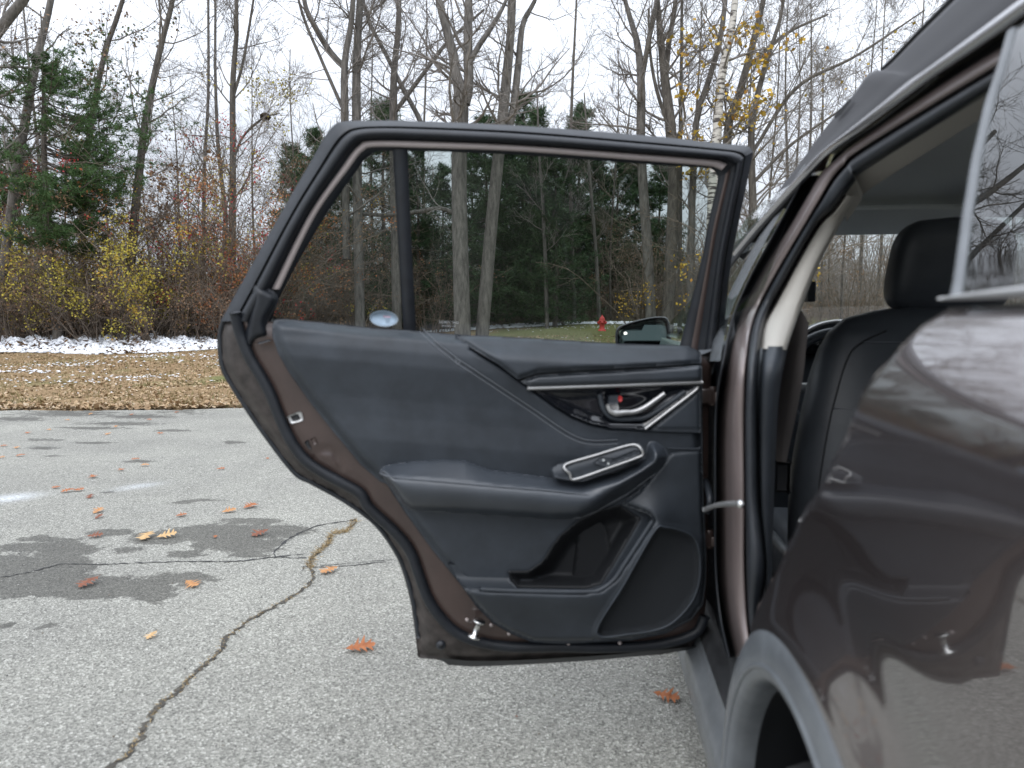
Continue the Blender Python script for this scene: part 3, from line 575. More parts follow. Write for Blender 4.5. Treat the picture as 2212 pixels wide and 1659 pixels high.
revolve('tyre', [(.205, -.085), (.235, -.105), (.27, -.108), (.292, -.095), (.30, -.07), (.30, .07), (.29, .1), (.2, .1)], (.37, WC[0], .30), (1, 0, 0), M['tyre'], wheel, 48)
for k in range(5):
    a = 2*math.pi*k/5; mm = Matrix.Translation((.30, WC[0], .30)) @ Matrix.Rotation(a, 4, 'X')
    box('spoke', (-.012, -.022, .02), (.012, .022, .2), M['alloy'], wheel, .006, mm)
revolve('hub_cap', [(0, -.02), (.03, -.018), (.035, 0), (.035, .03)], (.29, WC[0], .30), (1, 0, 0), M['dark'], wheel, 20)
# tail of the car
def sec(y, s=0): zz = np.array([.3, .55, .8, 1.0, 1.13, 1.158]); return np.stack([fx(zz)+.25*sst(-.4, -1.0, y)**2, np.full(6, float(y)), zz], 1)
tail = [np.array([[x, y, z] for z in (.3, .6, .9, 1.15)]) for x, y in ((.5, -1.0), (.9, -1.12), (1.2, -1.14), (1.5, -1.12), (1.9, -1.0))]
loft('tailgate', [A(q) for q in tail], M['paint'], car)
# belt moulding and quarter window
bm_y = np.linspace(cp[0, 1]+.005, -.9, 60); bz = np.interp(bm_y, [-.9, .2, cp[0, 1]], [1.160, 1.162, cp[0, 2]+.004]); bx = fx(bz)+.25*sst(-.4, -1.0, bm_y)**2
tube('belt_moulding', np.stack([bx-.001, bm_y, bz+.004], 1), [.0015, .004, .0055, .0062]+[.0065]*16, M['silver'], qpanel, 10, n=90)
qe = A(ZH((2122, 195), (2085, 330), (2040, 480), (1985, 640), (1940, 830), (1900, 1000), (1868, 1200), (1845, 1330), (1825, 1480)))
qe = np.vstack([qe, ZC((1800, 150), (1778, 262))]); ql = on_surf(*spline(qe, 40).T, fx, .002)
def back(P, y, tuck=0): Q = P.copy(); Q[:, 1] = y; Q[:, 0] += .25*sst(-.4, -1.0, y)**2+tuck; return Q
ys = np.linspace(0, 1, 16)
def to_back(P, yend): return [np.stack([P[:, 0]+.25*sst(-.4, -1.0, P[:, 1]+(yend-P[:, 1])*s)**2, P[:, 1]+(yend-P[:, 1])*s, P[:, 2]], 1) for s in ys]
ql_in = ql+[0, -.014, 0]
loft('quarter_window', to_back(ql_in, -.85), M['qglass'], car)
loft('quarter_window_frame', [ql+[.02, .004, 0], ql+[-.002, .003, 0], ql+[-.004, -.004, 0], ql+[-.003, -.012, 0], ql+[.003, -.015, 0]], M['clad'], car)
# roof edge, roof rail, roof
sil = A([(2300, -240), (2140, -80), (2060, 0), (1985, 75), (1915, 146), (1892, 151), (1872, 164), (1850, 195), (1815, 238), (1780, 280), (1735, 350), (1690, 410), (1640, 480), (1610, 513), (1580, 547)])
brl = A([(2560, -260), (2330, -72), (2212, 15), (2110, 88), (2020, 150), (1990, 172), (1960, 195), (1930, 218), (1890, 248), (1850, 278), (1780, 330), (1725, 388), (1670, 449), (1630, 494), (1585, 549)])
NS = 90; S1, B1 = by_index(sil, NS), by_index(brl, NS)
topx = np.interp(np.linspace(0, 14, NS), [0, 9, 11, 14], [.53, .53, .52, .47])
def on_x(P, X): d = ray(*P.T); return CAM+d*(np.asarray(X)/d[:, 0])[:, None]
r_top = on_x(S1, topx); r_mid = on_x(S1*.62+B1*.38, topx-.035); r_low = on_surf(*(S1*.18+B1*.82).T, fx, -.004); r_edge = on_surf(*B1.T, fx, -.006)
dpt = np.interp(np.linspace(0, 14, NS), [0, 4, 5, 8, 9.5, 14], [0, 0, .2, .8, .1, 0])
mid2 = r_top*.5+r_mid*.5; mid2[:, 0] -= .012
roof = loft('roof', [r_edge+[.01, 0, -.004], r_edge+[.05, 0, .012]]+[np.stack([np.full(NS, x), r_edge[:, 1], np.interp(r_edge[:, 1], [-1, 1.2, 2.2, 2.7], [1.53, 1.56, 1.53, 1.42])+dz], 1) for x, dz in ((.62, .0), (.9, .02), (1.2, .026), (1.5, .02), (1.8, 0), (1.95, -.05))], M['paint'], car)
loft('roof_rail', [r_top+[.05, 0, -.03], r_top+[.012, 0, -.004], r_top, mid2, r_mid, r_low*.6+r_mid*.4-[.004, 0, 0], r_low], M['rail'], roof)
loft('roof_edge', [r_low, r_edge*.5+r_low*.5-[.006, 0, 0], r_edge-[.004, 0, 0], r_edge+[.004, 0, -.006]], M['edge'], roof)
tube('rail_gasket', (r_top+[-.002, 0, .001])[:int(NS*4.2/14)], .005, M['dark'], roof, 8)
mesh('rail_slot', on_x(A([(1801, 250), (1813, 236), (1836, 212), (1839, 218), (1818, 246), (1804, 257)]), .492), [[[0, 1, 2, 3], [0, 3, 4, 5]]], M['dark'], roof)
# door aperture: outer gap, painted jamb, rubber seal
o = dict(o0=[(2420, -120), (2300, -40), (2069, 100), (1860, 266), (1790, 322), (1752, 352), (1722, 410), (1682, 486), (1620, 600), (1581, 690), (1562, 780), (1548, 868), (1545, 960), (1545, 1081), (1546, 1222), (1556, 1330), (1575, 1420)],
 o1=[(2420, -60), (2300, 20), (2069, 160), (1860, 300), (1805, 345), (1775, 372), (1748, 418), (1708, 486), (1638, 600), (1597, 690), (1576, 780), (1558, 868), (1551, 960), (1549, 1081), (1550, 1222), (1566, 1330), (1590, 1420)],
 o2=[(2420, -25), (2300, 55), (2069, 194), (1860, 323), (1822, 358), (1797, 388), (1772, 430), (1739, 486), (1672, 600), (1628, 690), (1612, 780), (1607, 868), (1606, 960), (1607, 1081), (1607, 1222), (1613, 1330), (1625, 1420)],
 o3=[(2420, 0), (2300, 80), (2069, 222), (1868, 348), (1836, 376), (1814, 402), (1788, 442), (1752, 486), (1686, 600), (1641, 690), (1627, 780), (1622, 868), (1622, 960), (1623, 1081), (1630, 1222), (1628, 1330), (1636, 1420)],
 o4=[(2420, 20), (2300, 105), (2069, 243), (1872, 366), (1848, 392), (1828, 418), (1802, 452), (1764, 492), (1700, 604), (1655, 692), (1640, 780), (1637, 868), (1638, 960), (1641, 1081), (1655, 1222), (1644, 1330), (1650, 1420)])
NO = 120; oo = {k: by_index(v, NO) for k, v in o.items()}; os_ = lambda k, f: on_surf(*oo[k].T, fx, f)
bp = loft('b_pillar', [os_('o1', .032), os_('o1', .023), on_surf(*(oo['o1']*.85+oo['o2']*.15).T, fx, .020), on_surf(*(oo['o1']*.5+oo['o2']*.5).T, fx, .0205), on_surf(*(oo['o1']*.12+oo['o2']*.88).T, fx, .023), os_('o2', .028), os_('o2', .05)], M['pillar'], car)
loft('aperture_gap', [os_('o0', .000), os_('o0', .035), os_('o1', .035)], M['dark'], bp)
loft('aperture_edge', [on_surf(*(oo['o0']+[-2, 0]).T, fx, .012), os_('o0', -.001), on_surf(*(oo['o0']+[3, 2]).T, fx, .012)], M['rubber2'], bp)
loft('door_seal', [os_('o2', .05), on_surf(*(oo['o2']*.7+oo['o3']*.3).T, fx, .030), os_('o3', .028), on_surf(*(oo['o3']*.4+oo['o4']*.6).T, fx, .040), os_('o4', .062)], M['rubber2'], bp)
sh0 = by_index([(1556, 745), (1540, 800), (1528, 868), (1526, 1081), (1524, 1222), (1520, 1330), (1516, 1400)], 40); sh1 = by_index([(1572, 745), (1558, 800), (1551, 868), (1548, 1081), (1549, 1222), (1560, 1330), (1580, 1420)], 40)
loft('shut_face', [on_surf(*sh0.T, fx, .045), on_surf(*(sh0*.5+sh1*.5).T, fx, .052), on_surf(*sh1.T, fx, .036)], M['rubber'], bp)
# hinges and check strap at the B-pillar
def at_h(px, py, k): return DP(np.array(px), np.array(py), 0)*(1-k)+on_surf(np.array(px), np.array(py), fx, .02)*k
for py in (878, 1222):
    a = np.array([.285, 1.735, float(on_surf(np.array(1535.), np.array(float(py)), fx, .0)[2])]); revolve('hinge', [(0, .022), (.010, .022), (.011, .018), (.011, -.018), (.010, -.022), (0, -.022)], a, (0, 0, 1), M['paint_in'], bp, 16)
    box('hinge_leaf', a+[-.03, -.012, -.018], a+[.0, .0, .018], M['paint_in'], bp, .004); box('hinge_leaf', a+[.0, -.028, -.012], a+[.035, -.018, .012], M['paint_in'], bp, .004)
pz = ZC((270, 1555), (340, 1530), (430, 1520), (490, 1522)); P = np.array([on_x(A([q]), x)[0] for q, x in zip(pz, (.236, .239, .243, .247))])
tube('check_strap', P, [.005, .0045, .0046, .005], M['silver'], bp, 8, n=20)
revolve('strap_bolt', [(0, .006), (.004, .0055), (.0065, .003), (.0065, 0)], P[-1]+[0, 0, .0], (-.75, -.65, .1), M['chrome'], bp, 16)
tube('wiring_gaiter', on_x(spline([(1524, 1040), (1531, 1060), (1534, 1085), (1530, 1105)], 24), .272), .008, M['rubber2'], bp, 10)
# sill and rocker cladding
ry = np.linspace(1.16, 2.95, 30); R_ = lambda x, z: np.stack([np.full(30, x), ry, np.full(30, z)], 1)
rock = loft('rocker_trim', [R_(.30, .18), R_(.262, .20), R_(.247, .25), R_(.243, .31), R_(.250, .335), R_(.262, .345), R_(.275, .375)], M['clad'], car)
loft('sill_panel', [R_(.275, .375), R_(.285, .395), R_(.315, .400), R_(.345, .405), R_(.36, .43), R_(.40, .445), R_(.46, .44)], M['clad2'], car)
loft('sill_top_scuff', [R_(.352, .428), R_(.37, .442), R_(.40, .451), R_(.44, .449)], M['lowtrim'], rock)
# interior trim
loft('roof_side_trim', [q[:42] for q in (os_('o4', .062), on_surf(*(oo['o4']+[4, 12]).T, fx, .075), on_surf(*(oo['o4']+np.stack([np.linspace(10, 20, NO), np.linspace(34, 62, NO)], 1)).T, fx, .11))], M['beige'], bp)
bl = by_index([(1829, 422), (1803, 458), (1767, 492), (1703, 604), (1658, 692), (1648, 753)], 40); br = by_index([(1850, 424), (1836, 448), (1810, 494), (1768, 574), (1722, 690), (1699, 756)], 40)
loft('b_pillar_trim', [on_surf(*(bl-[9, 2]).T, fx, .068), on_surf(*bl.T, fx, .060), on_surf(*(bl*.9+br*.1).T, fx, .052), on_surf(*(bl*.2+br*.8).T, fx, .075), on_surf(*br.T, fx, .10), on_surf(*br.T, fx, .15)], M['beige'], bp)
ll2 = by_index([(1648, 748), (1638, 868), (1641, 1081), (1655, 1222), (1650, 1420)], 30); lr2 = by_index([(1702, 748), (1682, 868), (1672, 1081), (1668, 1222), (1668, 1420)], 30)
loft('lower_pillar_trim', [on_surf(*ll2.T, fx, .062), on_surf(*(ll2*.7+lr2*.3).T, fx, .052), on_surf(*(ll2*.2+lr2*.8).T, fx, .075), on_surf(*lr2.T, fx, .12), on_surf(*lr2.T, fx, .22)], M['lowtrim'], bp)
sbl = by_index(ZC((850, 330), (768, 590), (732, 740), (712, 900), (695, 1100), (690, 1320)), 40); sbr = by_index(ZC((905, 420), (888, 560), (866, 760), (832, 950), (790, 1150), (752, 1345)), 40)
belt_o = loft('seat_belt', [on_x(sbl, .44), on_x(sbl*.5+sbr*.5, .45), on_x(sbr, .462), on_x(sbr, .466), on_x(sbl, .444)], M['belt'], car)
box('belt_buckle', on_x(A(ZC((700, 1370))), .45)[0]-[.012, .02, .02], on_x(A(ZC((745, 1330))), .45)[0]+[.02, .02, .02], M['dark'], belt_o, .006)
# driver seat
def superring(cx, cy, z, hx, hy, n=40, e=2.8):
    a = np.linspace(0, 2*math.pi, n, endpoint=False); c, s = np.cos(a), np.sin(a)
    return np.stack([cx+hx*np.sign(c)*abs(c)**(2/e), cy+hy*np.sign(s)*abs(s)**(2/e), np.full(n, z)], 1)
SX = .825
zs = [.50, .62, .76, .90, 1.0, 1.06, 1.105, 1.142, 1.164, 1.170]; hx = [.34, .345, .338, .312, .288, .268, .245, .205, .12, .0]
cy = [1.80, 1.82, 1.845, 1.87, 1.89, 1.90, 1.905, 1.91, 1.912, 1.913]; hy = [.11, .11, .105, .095, .085, .075, .065, .05, .03, 0]
zz = np.linspace(0, 9, 40); seat = loft('driver_seat', [superring(SX+.008, np.interp(q, range(10), cy), np.interp(q, range(10), zs), np.interp(q, range(10), hx), np.interp(q, range(10), hy)) for q in zz], M['seat'], car, close_n=True)
hz = np.linspace(-1, 1, 26); hr = [superring(.872, 1.925-.02*q, 1.265+.118*q, .138*(1-abs(q)**4)**(1/3.2)*(1-.07*q), .058*(1-abs(q)**3.4)**(1/2.8), 40, 3.6) for q in hz]
loft('headrest', hr, M['seat'], seat, close_n=True)
for x in (.83, .90): tube('headrest_post', [(x, 1.91, 1.12), (x, 1.92, 1.19)], .006, M['chrome'], seat, 10)
def seam(name, pts, D): tube(name, on_depth(*spline(pts, 30).T, D), .0013, M['thread'], seat, 6)
P = lambda zq, k, sy=-1: (lambda hx_, hy_, cy_: np.array([SX+.008-hx_*k, cy_+sy*hy_*(1-abs(k)**2.8)**(1/2.8)-.0015, zq]))(np.interp(zq, zs, hx), np.interp(zq, zs, hy), np.interp(zq, zs, cy))
tube('seat_seam', [P(q, k) for q, k in ((1.112, .55), (1.085, .72), (1.05, .80), (.95, .84), (.85, .86), (.7, .88), (.6, .88))], .0022, M['dark'], seat, 6, n=50)
tube('seat_seam', [P(1.085, k) for k in (.72, .5, .25, 0, -.3)], .0015, M['thread'], seat, 6, n=40)
tube('seat_seam', [P(.93, k) for k in (.84, .5, .2)], .0015, M['thread'], seat, 6, n=20)
box('seat_base', (.53, 1.88, .40), (1.12, 2.38, .56), M['seat'], seat, .05)
box('seat_side_shield', (.50, 1.80, .42), (.53, 2.2, .55), M['clad'], seat, .012)
# dashboard, wheel, windscreen, headliner
dash = loft('dashboard', [np.array([[x, y, z+.012*math.sin((x-.4)*2)] for x in np.linspace(.36, 2.04, 20)]) for y, z in ((2.75, .30), (2.72, .55), (2.68, .80), (2.70, .98), (2.76, 1.035), (2.9, 1.055), (3.15, 1.045), (3.38, 1.03))], M['lowtrim'], car)
a = np.linspace(0, math.pi, 24); hood = lambda y, r, h: np.stack([.835+r*np.cos(a), np.full(24, y), 1.02+h*np.sin(a)], 1)
loft('instrument_hood', [hood(2.60, .135, .085), hood(2.58, .155, .108), hood(2.62, .165, .116), hood(2.8, .16, .06)], M['lowtrim'], dash); loft('instrument_face', [hood(2.66, .14, .09), hood(2.68, .001, .001)], M['gloss'], dash)
tube('instrument_ring', hood(2.578, .153, .112), .006, M['silver'], dash, 8, n=40); tube('instrument_bar', [(.70, 2.575, 1.075), (.83, 2.575, 1.078), (.97, 2.575, 1.075)], .004, M['silver'], dash, 8)
a = np.linspace(0, 2*math.pi, 40, endpoint=False); e2 = np.array([0, .42, .91]); wc = np.array([.79, 2.36, .93])
sw_ = tube('steering_wheel', wc+.185*(np.cos(a)[:, None]*np.array([1, 0, 0])+np.sin(a)[:, None]*e2), .016, M['trim'], car, 12, flat=(0, -.9, .42), closed=True, n=60)
revolve('wheel_hub', [(0, -.03), (.05, -.028), (.075, -.01), (.08, .02)], wc, (0, .9, -.42), M['lowtrim'], sw_, 24)
for q in ((-.18, 0), (.18, 0), (0, -.18)): tube('wheel_spoke', [wc+np.array([1, 0, 0])*q[0]*.3+e2*q[1]*.3, wc+np.array([1, 0, 0])*q[0]+e2*q[1]], .014, M['silver'], sw_, 8)
def rowx(y, z, x0, x1, bow=0, n=16): x = np.linspace(x0, x1, n); return np.stack([x, y+bow*(1-((x-1.2)/.9)**2), np.full(n, z)], 1)
loft('windscreen', [rowx(2.52, 1.475, .52, 1.88, .08), rowx(2.85, 1.32, .46, 1.94, .10), rowx(3.2, 1.14, .40, 2.0, .12), rowx(3.38, 1.04, .38, 2.02, .12)], M['clear'], car)
loft('headliner', [rowx(-.7, 1.49, .50, 1.9), rowx(.6, 1.52, .50, 1.9), rowx(1.6, 1.525, .52, 1.88), rowx(2.2, 1.50, .53, 1.87), rowx(2.48, 1.46, .54, 1.86, .06)], M['headliner'], car)
visor = lambda x0, x1: box('sun_visor', (x0, 2.28, 1.452), (x1, 2.50, 1.468), M['headliner'], car, .006, Matrix.Translation((0, 2.28, 1.48)) @ Matrix.Rotation(math.radians(-13), 4, 'X') @ Matrix.Translation((0, -2.28, -1.48)))
visor(.58, 1.08); visor(1.3, 1.8)
box('roof_console', (1.10, 2.05, 1.455), (1.30, 2.45, 1.50), M['headliner'], car, .02)
mi = box('rear_view_mirror', (1.07, 2.49, 1.32), (1.33, 2.52, 1.39), M['dark'], car, .012); tube('mirror_stalk', [(1.2, 2.52, 1.36), (1.2, 2.56, 1.43)], .012, M['dark'], mi, 8)
box('pillar_switch', on_depth(1750., 630., 2.2)-[.012, .02, .03], on_depth(1750., 630., 2.2)+[.012, .02, .03], M['lowtrim'], bp, .005)
# far side of the cabin, floor, rear seat
loft('far_side_panel', [np.array([[2.08, y, z] for z in (.3, .7, 1.0, 1.08)]) for y in np.linspace(-.9, 3.3, 20)], M['lowtrim'], car)
for y0, y1 in ((-.9, -.2), (.62, .78), (1.6, 1.75)): box('far_pillar', (1.9, y0, 1.08), (2.04, y1, 1.52), M['beige'], car, .02)
box('cabin_floor', (.34, -.8, .26), (2.06, 2.8, .34), M['dark'], car, .02)
rs = box('rear_seat', (.48, .25, .34), (1.95, .85, .62), M['seat'], car, .07); box('rear_backrest', (.50, .06, .5), (1.93, .28, 1.08), M['seat'], rs, .07, Matrix.Translation((0, .17, .5)) @ Matrix.Rotation(math.radians(14), 4, 'X') @ Matrix.Translation((0, -.17, -.5)))
# front door, A-pillar, mirror, wing and bonnet
yy = np.linspace(1.775, 2.95, 30)
fd = loft('front_door', [np.stack([fx(np.full(30, z))+.002, yy, np.full(30, z)], 1) for z in np.linspace(.37, 1.075, 22)], M['paint'], car)
frs = by_index([(1748, 362), (1716, 412), (1672, 486), (1612, 600), (1573, 690), (1556, 780)], 30); frl = frs-np.stack([np.linspace(10, 24, 30), np.linspace(8, 0, 30)], 1)
loft('front_window_frame', [on_surf(*frs.T, fx, .012), on_surf(*(frs*.5+frl*.5).T, fx, .008), on_surf(*frl.T, fx, .012), on_surf(*frl.T, fx, .03)], M['clad'], fd)
wl = lambda z, y0, y1: np.stack([np.full(20, float(fx(z)))+.012, np.linspace(y0, y1, 20), np.full(20, z)], 1)
loft('front_window', [wl(1.08, 1.52, 2.95), wl(1.2, 1.62, 2.78), wl(1.35, 1.70, 2.5), wl(1.46, 1.76, 2.28)], M['clear'], fd)
ap0 = by_index([(1770, 337), (1725, 389), (1670, 450), (1630, 495), (1585, 550), (1540, 612), (1500, 680)], 40); ap1 = ap0+[9, 9]
loft('a_pillar', [on_surf(*ap0.T, fx, -.002), on_surf(*(ap0*.5+ap1*.5).T, fx, .0), on_surf(*ap1.T, fx, .006), on_surf(*ap1.T, fx, .05)], M['rubber'], car)
gt0 = by_index([(2300, -56), (2069, 88), (1860, 254), (1790, 310), (1757, 341), (1738, 366), (1700, 420)], 50); gt1 = by_index([(2300, -36), (2069, 106), (1860, 272), (1790, 328), (1756, 358), (1736, 386), (1714, 424)], 50)
loft('gutter', [on_surf(*gt0.T, fx, .001), on_surf(*(gt0*.5+gt1*.5).T, fx, .009), on_surf(*gt1.T, fx, .012)], M['rubber'], car)
mpoly = A(ZB((1286, 110), (1350, 66), (1500, 26), (1610, 16), (1648, 38), (1664, 130), (1664, 260), (1640, 300), (1320, 300), (1288, 260)))
mq = spline(mpoly, 60, True); mc = mq.mean(0)
mir = loft('side_mirror', [on_depth(*(mc+(mq-mc)*q+sh).T, np.full(60, d_)) for q, sh, d_ in ((1.01, (0, 0), 2.672), (1.06, (0, 0), 2.645), (1.12, (0, 0), 2.645), (1.15, (0, 0), 2.67), (1.12, (4, 2), 2.74), (.92, (10, 4), 2.80), (.5, (14, 6), 2.83), (.02, (14, 6), 2.84))], M['gloss'], car, close_n=True)
PM = lambda x, y, h: on_depth(x, y, 2.655-h)
relief('mirror_glass', mpoly, lambda x, y: .003+.00026*(y-735)+.00022*(x-1390), PM, 12, M['mirror'], mir, .004, 8)
M['glint'] = mat('glowing_glint', (1, .95, .9), .4); bb = M['glint'].node_tree.nodes['Principled BSDF']; bb.inputs['Emission Color'].default_value = (1, .96, .9, 1); bb.inputs['Emission Strength'].default_value = 1.4  # glowing white spot added in place of a reflection in the mirror
c = np.array(ZB((1333, 125))[0]); relief('mirror_glint', np.stack([c[0]+4*np.cos(th), c[1]+3.4*np.sin(th)], 1), lambda x, y: .0042+.00026*(y-735)+.00022*(x-1390), PM, 4, M['glint'], mir, .001, 2)
box('mirror_arm', (.25, 2.70, 1.0), (.34, 2.78, 1.05), M['dark'], mir, .015)
yy = np.linspace(2.955, 4.3, 30)
loft('front_wing', [np.stack([fx(np.full(30, z))+.12*sst(3.7, 4.4, yy)**2, yy, np.full(30, z)-.10*sst(3.2, 4.4, yy)*(z > .8)], 1) for z in np.linspace(.75, 1.05, 12)], M['paint'], car)
loft('bonnet', [np.stack([np.full(20, x), np.linspace(3.3, 4.35, 20), 1.04-.10*np.linspace(0, 1, 20)**1.6+.03*(1-((x-1.2)/.9)**2)], 1) for x in np.linspace(.32, 2.08, 16)], M['paint'], car)
#PART3
# ------------------------------------------------------------------ vegetation
RNG = np.random.default_rng
M['bark'] = mat('grey_bark', (.195, .18, .162), .9, col2=(.07, .064, .058), vscale=11, bump=.9, bscale=22, stretch=(1, 1, .22))
M['bark2'] = mat('brown_bark', (.165, .147, .127), .9, col2=(.058, .051, .044), vscale=11, bump=.9, bscale=22, stretch=(1, 1, .22))
M['twig'] = mat('grey_twig', (.205, .185, .168), .9, var=.35, vscale=3)
M['twig2'] = mat('brown_twig', (.17, .135, .105), .9, var=.4, vscale=3)
def birch_mat():
    m = mat('birch_bark', (.55, .52, .47), .8, bump=.3, bscale=15); t = m.node_tree; b = t.nodes['Principled BSDF']
    tc = t.nodes.new('ShaderNodeTexCoord'); mp = t.nodes.new('ShaderNodeMapping'); mp.inputs['Scale'].default_value = (2.2, 2.2, 9); nz = t.nodes.new('ShaderNodeTexNoise'); nz.inputs['Scale'].default_value = 1.6; nz.inputs['Detail'].default_value = 6
    t.links.new(tc.outputs['Object'], mp.inputs[0]); t.links.new(mp.outputs[0], nz.inputs['Vector']); r = t.nodes.new('ShaderNodeValToRGB'); t.links.new(nz.outputs[0], r.inputs[0])
    e = r.color_ramp.elements; e[0].position = .40; e[0].color = (.07, .06, .055, 1); e[1].position = .52; e[1].color = (.56, .53, .48, 1); t.links.new(r.outputs[0], b.inputs['Base Color']); return m
M['birch'] = birch_mat()
def leafmat(name, cols): return mat(name, cols[0], .7, spec=.25, island=cols)
M['lf_yellow'] = leafmat('yellow_leaves', [(.42, .26, .035), (.55, .36, .05), (.33, .25, .05), (.5, .24, .04)])
M['lf_lime'] = leafmat('yellow_green_leaves', [(.42, .36, .05), (.52, .42, .07), (.28, .28, .06), (.48, .33, .06)])
M['lf_red'] = leafmat('red_leaves', [(.30, .035, .04), (.38, .06, .06), (.22, .03, .035), (.36, .13, .06)])
M['lf_brown'] = leafmat('brown_leaves', [(.22, .135, .08), (.28, .175, .10), (.16, .10, .065), (.32, .21, .12)])
M['lf_orange'] = leafmat('orange_leaves', [(.36, .14, .055), (.28, .105, .05), (.38, .19, .07)])
M['lf_green'] = leafmat('green_vine_leaves', [(.06, .10, .035), (.09, .12, .04), (.13, .13, .05)])
M['lf_nest'] = mat('nest_leaves', (.10, .07, .04), .9, col2=(.03, .025, .015), vscale=14, bump=1, bscale=30)
M['needle'] = leafmat('pine_needles', [(.045, .10, .032), (.07, .135, .045), (.06, .11, .042), (.09, .15, .05)])
M['needle2'] = leafmat('far_pine_needles', [(.040, .075, .038), (.06, .105, .048), (.075, .115, .048)])

def unit(v): return v/(np.linalg.norm(v, axis=-1, keepdims=True)+1e-12)
def grow(rng, P, R, count, t0, t1, length, ang, up, wob, n, rmin, rk=.55):
    """children of every path in P (B,n,3): count per path, starting between t0 and t1"""
    B, m, _ = P.shape; t = rng.uniform(t0, t1, (B, count))
    g = t*(m-1); i = np.minimum(g.astype(int), m-2); f = (g-i)[..., None]; bi = np.arange(B)[:, None]
    pos = P[bi, i]*(1-f)+P[bi, i+1]*f; T = unit(P[bi, i+1]-P[bi, i]); r0 = (R[bi, i]*(1-f[..., 0])+R[bi, i+1]*f[..., 0])*rk
    L = (length(t, B, count) if callable(length) else np.full((B, count), length))*rng.uniform(.55, 1.25, (B, count))
    pos, T, r0, L = pos.reshape(-1, 3), T.reshape(-1, 3), r0.ravel(), L.ravel()
    pr = unit(np.cross(T, unit(rng.normal(size=T.shape)))); a = np.radians(rng.uniform(ang[0], ang[1], len(L)))[:, None]
    d = unit(T*np.cos(a)+pr*np.sin(a)); pts = [pos]; step = (L/(n-1))[:, None]
    for k in range(n-1):
        pts.append(pts[-1]+d*step); d = unit(d+rng.normal(size=d.shape)*wob+np.array([0, 0, up]))
    return np.stack(pts, 1), np.maximum(r0[:, None]*np.linspace(1, .25, n), rmin)
def merge(parts):
    V, F, o = [], [], 0
    for v, f in parts: V.append(v); F.append(f+o); o += len(v)
    return np.vstack(V), np.vstack(F)
def crown_paths(rng, P, R, k=1.0, tlow=.35, limb=(1.6, 4.2), dens=1.0, up=.10, ang=(35, 75)):
    lim, lr = grow(rng, P, R, max(1, int(13*dens)), tlow, .97, lambda t, B, c: (limb[1]-(limb[1]-limb[0])*t)*k, ang, up, .16, 9, .008, .30)
    b, br = grow(rng, lim, lr, 7, .18, .97, lambda t, B, c: (1.5-.8*t)*k, (28, 65), .07, .2, 6, .0058, .6)
    tw, tr = grow(rng, b, br, 6, .1, 1., lambda t, B, c: (.75-.35*t)*k, (25, 65), .05, .25, 4, .0036, .7)
    return (lim, lr), (b, br), (tw, tr)
def crown_mesh(c): return merge([tubes(*c[0], 5), tubes(*c[1], 4), tubes(*c[2], 3)])
def leaf_cards(rng, pos, size, droop=.3):
    n = len(pos); a = unit(rng.normal(size=(n, 3))+[0, 0, -droop]); b = unit(np.cross(a, unit(rng.normal(size=(n, 3))))); s = size*rng.uniform(.6, 1.3, (n, 1))
    V = np.stack([pos, pos+a*s*.5+b*s*.36, pos+a*s, pos+a*s*.5-b*s*.36], 1).reshape(-1, 3); return V, np.arange(4*n).reshape(-1, 4)
def pick(rng, paths, count, spread=.05, t0=.2):
    P = paths; B, m, _ = P.shape; i = rng.integers(0, B, count); g = rng.uniform(t0, 1, count)*(m-1); j = np.minimum(g.astype(int), m-2); f = (g-j)[:, None]
    return P[i, j]*(1-f)+P[i, j+1]*f+rng.normal(size=(count, 3))*spread
def gy(D, l=0.0): return float(H0/2-FPX*math.tan(PITCH)+FPX*(CAM[2]-float(ground_z(l, D)))/D)   # picture row of the ground at depth D
def traced(stems, D, rng, n=22):
    """stems in picture points (x, y, width) stood up at distance D; the first point of the first stem goes to the ground"""
    out = []
    for k, s in enumerate(stems):
        s = A(s); s = s.copy()
        if k == 0: s[0, 1] = gy(D, (s[0, 0]-W0/2)/FPX*D)+4
        q = spline(s, n); jit = np.linspace(0, 1, n)*rng.normal()*.8 if k == 0 else np.zeros(n)
        P = on_depth(q[:, 0], q[:, 1], np.full(n, D)); P = P+np.outer(np.linspace(0, 1, n)**1.3*rng.normal()*.5, [FW[0], FW[1], 0]) if k else P
        out.append((P, q[:, 2]*D/FPX*.5))
    return out
def bare_tree(label, stems, D, seed, bark='bark', twig='twig', tlow=.3, dens=1.0, k=1.0, limb=(1.5, 4.0), leaves=None, group=None, name='bare_tree', up=.1, ang=(35, 75)):
    rng = RNG(seed); ps = traced(stems, D, rng); base = ps[0][0][0]
    root = thing(name, label, 'tree', tuple(base), group)
    v, f = merge([tubes(p[None], r[None], 12) for p, r in ps])
    j = v[:, 2:3]*9+v[:, :1]*3; v = v+.0*j
    mesh('trunk', v, [f], M[bark], root)
    cs = []
    for i, (p, r) in enumerate(ps):
        ln = np.linalg.norm(p[-1]-p[0]); c = crown_paths(rng, p[None], r[None], k, tlow if i == 0 else .12, limb, dens*np.clip(ln/9, .35, 1.3), up, ang); cs.append(c)
    v, f = merge([crown_mesh(c) for c in cs]); mesh('crown', v, [f], M[twig], root)
    if leaves:
        for lm, cnt, sz, zlo, zhi in leaves:
            pos = np.vstack([pick(rng, c[2][0], cnt) for c in cs]); pos = pos[(pos[:, 2] > zlo) & (pos[:, 2] < zhi)]
            if len(pos): v, f = leaf_cards(rng, pos, sz); mesh('leaves', v, [f], M[lm], root, False)
    return root
